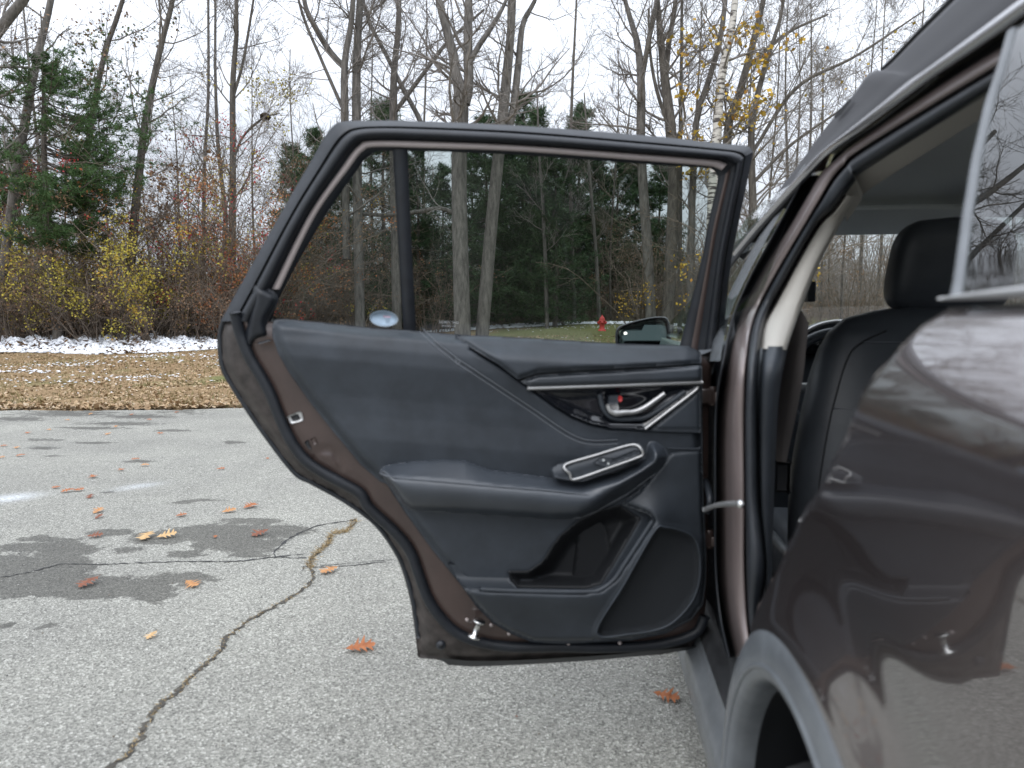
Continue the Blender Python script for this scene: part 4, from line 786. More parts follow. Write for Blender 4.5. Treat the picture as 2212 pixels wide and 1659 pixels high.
# --- the trees one can follow in the photograph, left to right
bare_tree('bare trunk leaning in at the top left corner of the picture', [[(-150, 760, 34), (-110, 300, 28), (-20, 92, 23), (58, -12, 19), (130, -170, 12)]], 19, 11, dens=.8)
bare_tree('grey leaning trunk left of the green pine', [[(-30, 740, 24), (0, 640, 22), (35, 380, 19), (75, 150, 16), (110, 0, 13), (140, -190, 8)]], 22, 12, leaves=[('lf_brown', 700, .09, 5, 14)])
bare_tree('tree wrapped in green vines behind the pine', [[(186, 720, 15), (178, 450, 14), (200, 250, 12), (228, 110, 11), (265, 0, 9), (300, -170, 6)]], 24, 13, bark='bark2', leaves=[('lf_green', 1500, .11, 4.5, 10.5), ('lf_brown', 900, .1, 3, 14)])
bare_tree('leaning tree with brown leaves clinging to its lower limbs', [[(268, 720, 20), (290, 480, 18), (300, 380, 17), (315, 260, 15), (345, 110, 12), (375, -10, 10), (400, -190, 6)]], 22, 14, bark='bark2', tlow=.2, leaves=[('lf_brown', 4200, .11, 1.6, 6.0)], dens=1.3)
bare_tree('very slender bare sapling left of the pair of upright trunks', [[(438, 720, 9), (440, 480, 8), (442, 350, 7), (450, 200, 6), (450, 0, 5), (452, -150, 3)]], 26, 15, k=.8, dens=.8)
bare_tree('slim bent bare trunk beside the taller upright one', [[(492, 720, 12), (487, 480, 10), (480, 400, 9), (470, 300, 8), (465, 150, 6), (465, 0, 5), (460, -140, 3)]], 25, 16, k=.8)
bare_tree('tall upright bare tree above the red-leaved shrub', [[(500, 720, 17), (502, 480, 15), (503, 330, 13), (503, 180, 12), (512, 60, 9), (510, 0, 8), (512, -190, 5)], [(505, 205, 7), (525, 130, 6), (545, 0, 5), (560, -120, 3)], [(503, 345, 6), (528, 295, 5), (573, 258, 4), (610, 250, 2)]], 24, 17, bark='bark2', leaves=[('lf_lime', 500, .08, 2.5, 9), ('lf_brown', 500, .08, 2, 6)])
bare_tree('twin-trunked bare tree left of the door frame corner', [[(778, 720, 22), (770, 262, 20), (772, 100, 17), (778, 0, 15), (785, -190, 9)], [(748, 560, 16), (748, 262, 17), (750, 140, 14), (765, 60, 12), (775, -60, 8)], [(748, 150, 14), (712, 110, 13), (676, 50, 12), (655, 0, 10), (636, -130, 6)], [(747, 250, 8), (700, 140, 7), (660, 40, 6), (640, -60, 4)]], 24, 18)
bare_tree('bare tree with crossing limbs above the rear of the door', [[(858, 720, 21), (850, 262, 18), (852, 150, 14), (860, 60, 12), (868, -170, 7)], [(920, 300, 11), (905, 255, 11), (870, 190, 10), (830, 110, 9), (790, 30, 8), (770, -60, 5)], [(855, 240, 10), (920, 150, 9), (965, 90, 8), (1045, 15, 5)], [(985, 462, 9), (950, 450, 9), (905, 458, 9), (840, 466, 9), (780, 464, 7), (735, 462, 5)]], 25, 19)
bare_tree('thick forked bare trunk above the middle of the door', [[(1000, 735, 36), (992, 420, 33), (994, 262, 35), (998, 215, 34), (987, 170, 22), (975, 100, 20), (955, 30, 17), (935, -70, 13), (925, -200, 8)], [(1004, 225, 24), (1012, 180, 22), (1010, 80, 20), (1012, -40, 16), (1016, -190, 9)], [(1012, 140, 13), (1035, 95, 12), (1060, 55, 11), (1088, 0, 8), (1120, -90, 5)]], 22, 20, tlow=.45)
bare_tree('pair of pale bare trunks growing close together over the door', [[(1040, 740, 30), (1062, 480, 27), (1085, 262, 24), (1096, 150, 21), (1104, 60, 18), (1110, -60, 13), (1114, -190, 8)], [(1080, 330, 16), (1106, 250, 17), (1120, 130, 15), (1130, 40, 12), (1158, -20, 9), (1180, -120, 5)]], 22.5, 21, tlow=.45)
bare_tree('bare tree forking above the front of the door', [[(1408, 740, 24), (1400, 560, 22), (1385, 330, 20), (1385, 180, 18), (1376, 90, 14), (1350, 0, 9), (1330, -120, 5)], [(1386, 175, 12), (1400, 90, 11), (1418, -10, 10), (1430, -160, 6)]], 23, 22, tlow=.4)
bare_tree('dark bare tree with a narrow fork left of the birch', [[(1440, 745, 27), (1455, 420, 25), (1450, 292, 24), (1434, 150, 18), (1420, 0, 11), (1410, -160, 6)], [(1437, 180, 11), (1446, 90, 11), (1460, 0, 10), (1470, -140, 6)], [(1450, 290, 9), (1420, 200, 8), (1405, 120, 6), (1400, 20, 4)]], 23, 23, bark='bark2', tlow=.4)
bare_tree('thin straight bare stem between the fork and the birch', [[(1468, 740, 10), (1470, 291, 9), (1472, 120, 7), (1473, 0, 6), (1475, -140, 3)]], 24, 24, k=.8)
bare_tree('slanting grey trunk just left of the birch', [[(1488, 740, 16), (1501, 298, 14), (1525, 194, 13), (1553, 97, 12), (1567, 0, 10), (1580, -150, 6)]], 23, 25)
bare_tree('white birch with orange-yellow leaves left on it', [[(1530, 745, 22), (1540, 400, 21), (1548, 302, 20), (1557, 174, 18), (1577, 80, 16), (1588, 0, 14), (1600, -170, 8)]], 21, 26, bark='birch', name='birch_tree', tlow=.3, k=.75, leaves=[('lf_yellow', 1100, .14, 2.2, 9.5)])
bare_tree('dark trunk leaning right behind the birch', [[(1560, 745, 22), (1571, 302, 19), (1591, 222, 17), (1612, 149, 15), (1637, 52, 13), (1649, 0, 11), (1675, -160, 6)], [(1612, 150, 8), (1700, 70, 7), (1800, 20, 4)]], 23, 27, bark='bark2', leaves=[('lf_yellow', 260, .14, 2.2, 8)])
bare_tree('broad bare tree with limbs reaching right towards the car roof', [[(1640, 745, 20), (1623, 330, 15), (1633, 222, 13), (1660, 120, 10), (1690, 20, 7), (1700, -120, 4)], [(1625, 330, 8), (1720, 190, 8), (1850, 120, 6), (2000, 20, 3)], [(1622, 400, 8), (1700, 320, 7), (1790, 255, 5), (1880, 200, 3)]], 22, 28, bark='bark2', dens=1.4, leaves=[('lf_yellow', 40, .12, 2, 9)])
bare_tree('slender tree with bright red leaves at the left edge', [[(20, 725, 9), (22, 560, 8), (25, 420, 6), (30, 320, 4), (32, 270, 2)]], 25, 29, tlow=.3, k=.55, dens=2, leaves=[('lf_red', 1500, .11, 4.6, 6.6), ('lf_orange', 500, .1, 3.6, 5.0)], name='red_leaved_tree')
bare_tree('thin pale sapling behind the hydrant end of the window', [[(1295, 715, 9), (1288, 560, 8), (1278, 430, 7), (1270, 330, 5), (1262, 200, 3)]], 29, 30, k=.7, dens=.8)
bare_tree('thin pale forked sapling in the middle of the window', [[(1182, 715, 9), (1178, 560, 8), (1172, 430, 7), (1165, 330, 5), (1160, 200, 3)], [(1176, 520, 5), (1210, 420, 4), (1240, 330, 3)]], 28, 31, k=.7, dens=.8)
# --- evergreens
def pine(label, px, ytop, D, seed, spread=2.6, zlow=1.2, nb=150, mtl='needle', side=0, group=None, dens=14, name='pine_tree', lk=.34, prof=None):
    rng = RNG(seed); l = (px-W0/2)/FPX*D; zb = float(ground_z(l, D)); x, y = lat(l, D); hor = H0/2-FPX*math.tan(PITCH); top = CAM[2]+(hor-ytop)/FPX*D; H = top-zb
    root = thing(name, label, 'tree', (x, y, zb), group)
    zt = np.linspace(0, H, 16); tr = np.stack([x+.06*np.sin(zt*.7+seed), y+.05*np.cos(zt*.6), zb+zt], 1)
    v, f = tubes(tr[None], np.interp(zt, [0, H], [.09+.006*H, .015])[None], 10); mesh('trunk', v, [f], M['bark2'], root)
    t = rng.uniform(zlow/H, .99, nb); az = rng.uniform(0, 2*math.pi, nb)
    if side: az = np.where(rng.random(nb) < .5, rng.normal(0 if side > 0 else math.pi, .8, nb), az)
    if prof:
        pz = [(CAM[2]+(hor-q)/FPX*D-zb)/H for q, _ in prof]; Lb = np.interp(t, pz, [q for _, q in prof])*rng.uniform(.45, 1.1, nb)
    else: Lb = spread*(1-t)**.75*rng.uniform(.55, 1.15, nb)+.25
    if prof: kk = Lb > .3; t, az, Lb = t[kk], az[kk], Lb[kk]; nb = len(t)
    s = np.linspace(0, 1, 8)[None, :, None]
    st = np.stack([np.interp(t*H, zt, tr[:, 0]), np.interp(t*H, zt, tr[:, 1]), zb+t*H], 1); d = np.stack([np.cos(az), np.sin(az), rng.normal(.02, .12, nb)], 1)
    P = st[:, None]+d[:, None]*Lb[:, None, None]*s+np.array([0, 0, 1])*(-.14*Lb[:, None, None]*np.sin(s*math.pi)+.12*Lb[:, None, None]*s**2)
    v, f = tubes(P, np.linspace(.022, .006, 8)[None]*np.ones((nb, 1)), 3); mesh('limbs', v, [f], M['bark2'], root)
    if prof:
        bl_, br_ = grow(rng, P, np.full((nb, 8), .01), 9, .22, 1, lambda tt_, B, c: .42*Lb[:, None]*(1.15-.7*tt_), (30, 65), .0, .10, 4, .004, .6); bl_[:, :, 2] = bl_[:, :1, 2]+(bl_[:, :, 2]-bl_[:, :1, 2])*.35
        v, f = tubes(bl_, br_, 3); mesh('twigs', v, [f], M['bark2'], root); c = pick(rng, bl_, nb*9*dens, .035, .15)
    else: c = pick(rng, P, nb*dens, .10, .25)
    n = 6; m_ = len(c); c = np.repeat(c, n, 0); dd = np.repeat(unit(rng.normal(size=(m_, 3))*.6+[0, 0, .3]), n, 0); a = unit(dd+rng.normal(size=c.shape)*.75); b = unit(np.cross(a, rng.normal(size=c.shape)))
    ln = lk*rng.uniform(.6, 1.2, (len(c), 1)); w_ = .018 if not prof else .009; V = np.stack([c-b*w_, c+b*w_, c+a*ln], 1).reshape(-1, 3)
    mesh('foliage', V, [np.arange(len(V)).reshape(-1, 3)], M[mtl], root, False); return root
def copy_thing(o, loc, label=None, group=None, rot=0, sc=1):
    c = o.copy(); COL.objects.link(c); c.location = loc; c.rotation_euler = (0, 0, rot); c.scale = (sc, sc, sc); ROOT[c.name] = ROOT[o.name]
    if label: c['label'] = label
    if group: c['group'] = group
    for ch in list(o.children):
        k = ch.copy(); COL.objects.link(k); k.parent = c; k.matrix_parent_inverse = ch.matrix_parent_inverse
    return c
pine('dark green pine tree at the left with a long bare trunk', 122, 50, 21, 40, 2.5, 2.6, 170, 'needle', 1, dens=9, lk=.15, prof=[(570, 1.5), (480, 2.0), (400, 2.6), (300, 3.2), (230, 3.3), (195, 1.7), (165, .35), (60, .04)])
pine('smaller dark evergreen low behind the pine at the left', 60, 330, 26, 41, 2.3, .4, 100, 'needle', 0)
g_ev = 'dark evergreens behind the door window'
ev = [pine('dark evergreen behind the door window, the tree most like its neighbours there', 1130, 215, 36, 50, 3.0, .4, 190, 'needle2', 0, g_ev, 17, lk=.38), pine('dark evergreen behind the door window, the tree most like its neighbours there', 835, 232, 34, 51, 2.8, .4, 180, 'needle2', 0, g_ev, 17, lk=.38)]
for lb in ev: lb['label'] = 'dark evergreen in the thicket seen through the door window'
rng = RNG(77)
for i, (px, D) in enumerate([(690, 33), (745, 36), (905, 31), (960, 34), (1050, 30), (1095, 33), (1200, 29), (1250, 37), (1330, 37), (1370, 38), (1020, 38), (880, 38), (1160, 34), (640, 38), (1240, 37), (1420, 37), (1145, 31), (1290, 39)]):
    l = (px-W0/2)/FPX*D; x, y = lat(l, D); e = ev[i % 2]
    copy_thing(e, (x, y, float(ground_z(l, D))), None, g_ev, rng.uniform(0, 6), rng.uniform(.74, 1.0)*D/36)
# --- woods behind: whole bare trees standing further back
def wood_proto(seed, name, H, r0, twig):
    rng = RNG(seed); z = np.linspace(-.3, H, 16); P = np.stack([.02*z+.12*np.sin(z*.5+seed), .12*np.cos(z*.4+seed*2)-.12*math.cos(seed*2), z], 1); R = np.interp(z, [0, H], [r0, .015])
    root = thing(name, 'x', 'tree', (0, 0, 0)); v, f = tubes(P[None], R[None], 8); mesh('trunk', v, [f], M['bark2'], root)
    c = crown_paths(rng, P[None], R[None], .85, .2, (1.2, 3.4), 1.9); v, f = crown_mesh(c); mesh('crown', v, [f], M[twig], root); return root
protos = [wood_proto(s, 'woodland_tree', h, r, tw) for s, h, r, tw in ((91, 15, .085, 'twig'), (92, 13, .065, 'twig2'), (93, 16, .10, 'twig'), (94, 11, .06, 'twig2'))]
used = [False]*4; rng = RNG(5)
spots = [(-330, 27), (-250, 33), (-160, 30), (-60, 31), (20, 34), (90, 36), (160, 33), (235, 34), (330, 36), (400, 39), (560, 36), (640, 34), (700, 38), (810, 36), (930, 36), (1170, 36), (1240, 31), (1320, 33), (1500, 33), (1600, 32), (1660, 29), (1690, 35), (1725, 31), (1770, 35), (1815, 31), (1855, 38), (1890, 34), (1960, 36), (2040, 34), (2100, 32), (2180, 34), (2280, 31), (2400, 33), (1715, 40), (1765, 42), (1790, 37)]
for i, (px, D) in enumerate(spots):
    l = (px-W0/2)/FPX*D; x, y = lat(l, D); zg = float(ground_z(l, D)); k = int(rng.integers(0, 4)); sc = float(rng.uniform(.8, 1.15)); rot = float(rng.uniform(0, 6.28))
    where = 'at the left' if px < 600 else ('above the door' if px < 1600 else 'ahead of the car')
    lab, grp = f'slender bare woodland tree far back {where}', f'bare woodland trees {where}'
    if not used[k]:
        o = protos[k]; used[k] = True; o.location = (x, y, zg); o.rotation_euler = (0, 0, rot); o.scale = (sc,)*3; o['label'] = lab; o['group'] = grp
    else: copy_thing(protos[k], (x, y, zg), lab, grp, rot, sc)
# --- shrubs along the edge of the wood
def shrub(label, px, D, h, wdt, seed, leaves, stems=26, name='shrub', twig='twig2', ytop=None, group=None, lo=.2):
    rng = RNG(seed); l = (px-W0/2)/FPX*D; zb = float(ground_z(l, D)); x, y = lat(l, D); b = np.array([x, y, zb-.05])
    root = thing(name, label, 'shrub', tuple(b), group); n = 9; az = rng.uniform(0, 6.283, stems); r = wdt*np.sqrt(rng.random(stems))
    st = b+np.stack([np.cos(az)*r*.4, np.sin(az)*r*.4, np.zeros(stems)], 1); d = unit(np.stack([np.cos(az)*.35, np.sin(az)*.35, np.ones(stems)], 1)+rng.normal(size=(stems, 3))*.15); pts = [st]
    L_ = h*rng.uniform(.6, 1.25, stems)[:, None]/(n-1)*1.25
    for k in range(n-1): pts.append(pts[-1]+d*L_); d = unit(d+rng.normal(size=d.shape)*.16+np.stack([np.cos(az), np.sin(az), -.6*np.ones(stems)], 1)*.03*k)
    P = np.stack(pts, 1); R = np.linspace(.016, .005, n)[None]*rng.uniform(.7, 1.6, (stems, 1)); br, rr = grow(rng, P, R, 7, .15, 1, h*.3, (30, 80), .03, .28, 6, .005, .7); tw, tr = grow(rng, br, rr, 4, .1, 1, h*.13, (30, 80), .0, .3, 4, .0042, .8)
    v, f = merge([tubes(P, R, 5), tubes(br, rr, 3), tubes(tw, tr, 3)]); mesh('stems', v, [f], M[twig], root)
    for lm, cnt, sz in leaves:
        k = rng.integers(0, len(tw), max(4, cnt//42)); pos = tw[rng.choice(k, cnt), rng.integers(0, 4, cnt)]+rng.normal(size=(cnt, 3))*.13; pos = pos[pos[:, 2] > zb+lo]
        v, f = leaf_cards(rng, pos, sz); mesh('leaves', v, [f], M[lm], root, False)
    return root
g = 'tangled brown brush along the edge of the wood'
SH = [('brown thorny brush at the left edge under the red leaves', -20, 23, 2.8, 1.6, [('lf_brown', 500, .08), ('lf_orange', 260, .09)]),
 ('yellow-leaved bramble left of the pine trunk', 60, 22, 2.3, 1.5, [('lf_lime', 700, .085), ('lf_yellow', 160, .08)]),
 ('hanging yellow-green vine right of the pine trunk', 190, 22, 2.6, 1.1, [('lf_lime', 1100, .085)]),
 ('brown brush under the leaning brown-leaved tree', 265, 23, 3.2, 1.6, [('lf_brown', 900, .09)]),
 ('large yellow-leaved shrub in the middle of the brush', 345, 21.5, 2.5, 1.2, [('lf_lime', 1300, .09), ('lf_yellow', 200, .09)]),
 ('brown-leaved sapling left of the red shrub', 395, 24, 3.6, 1.2, [('lf_brown', 700, .1)]),
 ('red-leaved shrub beside the door frame', 465, 23, 4.0, 1.0, [('lf_red', 1100, .09)]),
 ('tall shrub with yellow leaves right of the red one', 520, 24, 4.3, 1.2, [('lf_lime', 600, .085), ('lf_yellow', 500, .085), ('lf_orange', 100, .09)]),
 ('rust-orange shrub close to the door edge', 570, 23, 3.2, .9, [('lf_orange', 700, .09), ('lf_brown', 200, .09)]),
 ('low bare brown brush behind the snow at the left', 25, 21.5, 1.6, 1.4, [('lf_brown', 500, .07)]),
 ('low tangle of brown stems under the pine', 115, 21.5, 1.5, 1.4, [('lf_brown', 450, .07), ('lf_lime', 60, .08)]),
 ('low brown brush below the hanging yellow vine', 225, 21.3, 1.5, 1.4, [('lf_brown', 450, .07)]),
 ('low bare brush below the large yellow shrub', 330, 21.5, 1.4, 1.4, [('lf_brown', 420, .07)]),
 ('low brown brush below the red shrub', 430, 22, 1.5, 1.4, [('lf_brown', 420, .07), ('lf_orange', 60, .08)]),
 ('low brush with orange leaves beside the door', 495, 21.6, 1.3, 1.0, [('lf_brown', 260, .07), ('lf_orange', 220, .09)]),
 ('brown brush with pale leaves behind the tinted quarter window', 650, 25, 3.0, 1.6, [('lf_brown', 700, .09), ('lf_lime', 160, .09)]),
 ('brown brush behind the window divider', 780, 27, 3.2, 1.8, [('lf_brown', 600, .09)]),
 ('rusty leaved bush behind the rear of the window', 720, 30, 5.0, 1.6, [('lf_brown', 600, .1), ('lf_orange', 120, .1)]),
 ('brown brush behind the middle of the window', 930, 29, 3.0, 2.0, [('lf_brown', 400, .09)]),
 ('brown brush behind the fire hydrant', 1300, 34, 2.6, 2.0, [('lf_brown', 400, .09)]),
 ('yellow-leaved branches low behind the front of the window', 1390, 24, 2.6, 1.0, [('lf_yellow', 130, .11)]),
 ('brown brush behind the side mirror', 1440, 33, 3.2, 2.0, [('lf_brown', 500, .09)]),
 ('brown brush ahead of the windscreen on its left', 1690, 30, 3.6, 2.0, [('lf_brown', 700, .09)]),
 ('brown brush ahead of the windscreen on its right', 1850, 31, 3.6, 2.2, [('lf_brown', 700, .09)]),
 ('yellow-leaved sapling between door and roof pillar', 1618, 20, 3.4, .6, [('lf_yellow', 330, .12)])]
for i, (lb, px, D, h, wd_, lv) in enumerate(SH): shrub(lb, px, D, h*(1.3 if px < 600 else 1.12), wd_, 200+i, [(m_, int(c_*(4.0 if px < 600 else 1.8)*(.6 if m_ == 'lf_red' else 1)), z_*.74) for m_, c_, z_ in lv])
# low undergrowth and the far mass of the wood: nobody could count their stems
rng = RNG(9)
def thicket(name, n, l0, l1, d0, d1, h0, h1, r, mtl, seed, keep=None):
    rng = RNG(seed); l = rng.uniform(l0, l1, n); d = rng.uniform(d0, d1, n)
    if keep is not None: k = keep(l, d); l, d = l[k], d[k]; n = len(l)
    x, y = lat(l, d); z = ground_z(l, d); h = rng.uniform(h0, h1, n); q = unit(rng.normal(size=(n, 3))*.3+[0, 0, 1]); pts = [np.stack([x, y, z-.05], 1)]
    for k in range(5): pts.append(pts[-1]+q*(h/5)[:, None]); q = unit(q+rng.normal(size=(n, 3))*.22)
    P = np.stack(pts, 1); v, f = tubes(P, np.linspace(r, r*.35, 6)[None]*rng.uniform(.6, 1.5, (n, 1)), 3); o = mesh(name, v, [f], M[mtl]); tag(o, kind='stuff'); return o
tag(thicket('undergrowth', 9000, -17, -6.5, 21.5, 29, .5, 1.9, .007, 'twig2', 31), 'tangle of thin brown stems under the trees', 'undergrowth')
tag(thicket('undergrowth', 4500, -8, 16, 32, 38, .4, 1.6, .007, 'twig2', 32), 'dim brown undergrowth behind the lawn', 'undergrowth')
tag(thicket('distant_woods', 9000, -45, 50, 46, 75, 2.5, 8, .024, 'twig2', 33), 'distant mass of bare grey woodland', 'woods')
tag(thicket('distant_woods', 1500, 6, 40, 38, 60, 2.5, 7, .016, 'twig', 34), 'grey mass of bare stems ahead of the car', 'woods')
# squirrel's nest in the upright tree
c = on_depth(573., 252., 24.); rng = RNG(3); u_, v_ = np.meshgrid(np.linspace(0, 2*math.pi, 18, endpoint=False), np.linspace(0, math.pi, 10), indexing='ij'); rr_ = 1+.22*np.sin(u_*5+v_*7)+.12*rng.normal(size=u_.shape)*np.sin(v_)
V = c+np.stack([.17*rr_*np.cos(u_)*np.sin(v_), .16*rr_*np.sin(u_)*np.sin(v_), .11*rr_*np.cos(v_)], -1).reshape(-1, 3)
tag(mesh('nest', V, [grid_faces(18, 10, close_n=True)], M['lf_nest'], None, False), 'small dark clump of a nest on a branch of the upright tree', 'nest')
# --- snow and leaf litter on the grass
M['snow'] = mat('old_snow', (.86, .88, .92), .6, col2=(.20, .14, .09), vscale=13, bump=.5, bscale=20)
def flakes(name, l, d, size, mtl, seed, lift=.01, tilt=.5, label=None, cat=None, hp=None):
    rng = RNG(seed); n = len(l); x, y = lat(l, d); p = np.stack([x, y, ground_z(l, d)+lift+(hp(l, d) if hp else 0)], 1); az = rng.uniform(0, 6.283, n)
    a = np.stack([np.cos(az), np.sin(az), rng.normal(size=n)*tilt], 1); b = np.stack([-np.sin(az), np.cos(az), rng.normal(size=n)*tilt], 1); s = size*rng.uniform(.5, 1.5, (n, 1))
    V = np.stack([p-a*s, p+b*s*.7, p+a*s, p-b*s*.7], 1).reshape(-1, 3); o = mesh(name, V, [np.arange(4*n).reshape(-1, 4)], M[mtl], None, False); return tag(o, label, cat, kind='stuff')
M['litter2'] = leafmat('dark_leaf_litter', [(.13, .075, .04), (.20, .12, .06), (.09, .055, .03)])
M['litter'] = leafmat('leaf_litter', [(.30, .195, .105), (.38, .26, .15), (.44, .33, .21), (.22, .14, .075), (.52, .42, .30)])
rng = RNG(21); l = rng.uniform(-14, 12, 60000); d = edge_d(l)+14*rng.random(60000)**1.5
flakes('leaf_litter', l, d, .024, 'litter', 22, .012, .35, 'brown fallen leaves strewn over the lawn', 'leaves')
l = rng.uniform(-14, 6, 5000); d = edge_d(l)+np.abs(rng.normal(size=5000))*.22-.06
flakes('leaf_litter', l, d, .034, 'litter', 23, .02, .5, 'drift of tan leaves along the edge of the lot', 'leaves')
M['grassb'] = leafmat('dry_grass', [(.16, .13, .05), (.26, .20, .09), (.10, .11, .035), (.32, .25, .13)])
l = rng.uniform(-13, 12, 42000); d = edge_d(l)+15*rng.random(42000)**1.4; x, y = lat(l, d); p = np.stack([x, y, ground_z(l, d)], 1); q = unit(rng.normal(size=p.shape)*.45+[0, 0, 1])*rng.uniform(.03, .09, (len(p), 1)); w_ = unit(np.cross(q, rng.normal(size=p.shape)))*.006
V = np.stack([p-w_, p+w_, p+q], 1).reshape(-1, 3); tag(mesh('grass', V, [np.arange(len(V)).reshape(-1, 3)], M['grassb'], None, False), 'short dry grass of the lawn', 'grass', kind='stuff')
def patches(l, d, s): return l, d
M['snowbit'] = mat('snow_crumbs', (.88, .90, .94), .6)
rng = RNG(24)
cen = [(-8.0, 12.6, 1.6, .35), (-6.6, 13.2, .9, .35), (-9.3, 15.3, 1.2, .7), (-6.6, 16.6, 1.2, .9), (-7.9, 17.2, 1.6, .5), (-10.5, 14.6, .8, .5), (-5.6, 18.2, 1.0, .8), (-5.3, 15.6, .7, .9), (-9.2, 13.9, .7, .3), (4.0, 27, 3.5, 1.2), (2, 28, 3, 1), (6, 28, 3, 1)]
ls, ds = [], []
for a, b, sa, sb in cen: k = rng.integers(40, 100); ls.append(a+rng.normal(size=k)*sa*.55); ds.append(b+rng.normal(size=k)*sb*.55)
ls.append(rng.uniform(-13, 8, 700)); ds.append(rng.uniform(10.5, 24, 700)); l = np.concatenate(ls); d = np.concatenate(ds); k = d > edge_d(l)+.3; l, d = l[k], d[k]
def crumbs(name, l, d, smin, smax, seed, label, flat=.35, hp=None):
    rng = RNG(seed); n = len(l); x, y = lat(l, d); c = np.stack([x, y, ground_z(l, d)+.02+(hp(l, d) if hp else 0)], 1); s = rng.uniform(smin, smax, n)**1.0; base = np.array([(1, 0, 0), (0, 1, 0), (-1, 0, 0), (0, -1, 0), (0, 0, 1.), (0, 0, -.4)])
    V = c[:, None]+base[None]*s[:, None, None]*(1+rng.normal(size=(n, 6, 3))*.25)*np.array([1, 1, flat]); F = np.array([(0, 1, 4), (1, 2, 4), (2, 3, 4), (3, 0, 4), (1, 0, 5), (2, 1, 5), (3, 2, 5), (0, 3, 5)])
    return tag(mesh(name, V.reshape(-1, 3), [(F[None]+6*np.arange(n)[:, None, None]).reshape(-1, 3)], M['snowbit'], None, True), label, 'snow', kind='stuff')
crumbs('snow_crumbs', l, d, .014, .042, 25, 'small crumbs of old snow scattered on the lawn')
def band(l): return 19.3+.14*(l+7)+.3*np.sin(l*.9), 23.6+.12*(l+7)+.3*np.sin(l*1.7+1)
def heap(l, d): b0, b1 = band(l); t_ = np.clip((d-b0)/(b1-b0), 0, 1); return (.20*sst(0, .75, t_)*(1-.55*sst(.85, 1, t_)))*(1+.25*np.sin(l*1.9+d)+.18*np.sin(l*4.3-d*1.3))+.05*np.sin(l*9+d*7)*np.sin(math.pi*t_)
hl, ht = np.meshgrid(np.linspace(-19, -2.5, 420), np.linspace(0, 1, 60), indexing='ij'); b0, b1 = band(hl); hd = b0+(b1-b0)*ht; hz0 = ground_z(hl, hd)+heap(hl, hd)-.02+.035*RNG(61).normal(size=hl.shape)*np.sin(math.pi*ht)
tag(mesh('snow_bank', lat_world(hl.ravel(), hd.ravel(), hz0.ravel()), [grid_faces(420, 60)], M['snow']), 'ragged bank of old snow along the foot of the wood at the left', 'snow', kind='stuff')
n = 15000; l = rng.uniform(-18, -3, n); b0, b1 = band(l); d = b0-.25+(b1-b0+.25)*rng.random(n)**.8; k = np.sin(l*2.3+d*1.1)+np.sin(l*.8-d*2.7)+rng.normal(size=n)*1.2 > -.7
crumbs('snow_lumps', l[k], d[k], .04, .12, 26, 'loose lumps on the snow bank at the left', .5, heap)
n = 5000; l = rng.uniform(-3.5, 9, n); d = rng.uniform(29.5, 31.5, n); k = np.sin(l*1.3+d)+rng.normal(size=n) > 0
crumbs('snow_strip', l[k], d[k], .05, .12, 27, 'thin strip of snow behind the fire hydrant', .4)
l = rng.uniform(-18, -3, 4200); b0, b1 = band(l); d = b0+(b1-b0)*rng.random(4200)
flakes('leaf_litter', l, d, .055, 'litter2', 28, .03, .5, 'brown leaves lying on the snow bank', 'leaves', heap)
# --- fire hydrant
HS = .80
M['hyd'] = mat('hydrant_red', (.62, .07, .06), .5, var=.2, vscale=8)
D = 26.; l = (1300-W0/2)/FPX*D; x, y = lat(l, D); hz_ = float(ground_z(l, D)); hyd = thing('fire_hydrant', 'red fire hydrant on the lawn, seen through the door window', 'hydrant', (x, y, hz_))
hb = (x, y, hz_); revolve('barrel', [(HS*a_, HS*b_) for a_, b_ in [(.17, -.05), (.17, .06), (.12, .08), (.11, .1), (.11, .40), (.15, .42), (.15, .46), (.11, .48)]], hb, (0, 0, 1), M['hyd'], hyd, 20)
revolve('bonnet', [(HS*a_, HS*b_) for a_, b_ in [(.12, .47), (.115, .53), (.085, .60), (.04, .635), (.03, .64), (.03, .69), (0, .69)]], hb, (0, 0, 1), M['hyd'], hyd, 20)
for ax in ((1, 0, 0), (-1, 0, 0), (0, -1, 0)): revolve('outlet_cap', [(HS*a_, HS*b_) for a_, b_ in [(.06, .08), (.06, .15), (.07, .15), (.07, .18), (.025, .19), (.025, .22), (0, .22)]], (x, y, hz_+.36*HS), ax, M['hyd'], hyd, 14)
# ------------------------------------------------------------------ cracks, dry grass and fallen leaves on the asphalt
M['crack'] = mat('crack_dirt', (.10, .09, .072), .95, col2=(.035, .033, .03), vscale=25, bump=.6, bscale=80)
M['hair'] = mat('crack_line', (.04, .04, .04), .95)
def crack(pts, w, seed, mtl='crack', z=.003):
    rng = RNG(seed); q = spline(A(pts), max(12, int(np.linalg.norm(np.diff(A(pts), axis=0), axis=1).sum()/7))); P = on_z(q[:, 0], q[:, 1], z); n = len(P)
    T = unit(np.gradient(P, axis=0)); S = np.stack([-T[:, 1], T[:, 0], 0*T[:, 0]], 1); P = P+S*(rng.normal(size=(n, 1))*w*.55); a = w*rng.uniform(.2, 1.25, (n, 1))*np.minimum(1, np.linspace(0, 12, n)[:, None]+.3)
    return mesh('crack', np.stack([P-S*a, P+S*a*rng.uniform(.5, 1.2, (n, 1))], 1).reshape(-1, 3), [grid_faces(n, 2)], M[mtl], lot, False)
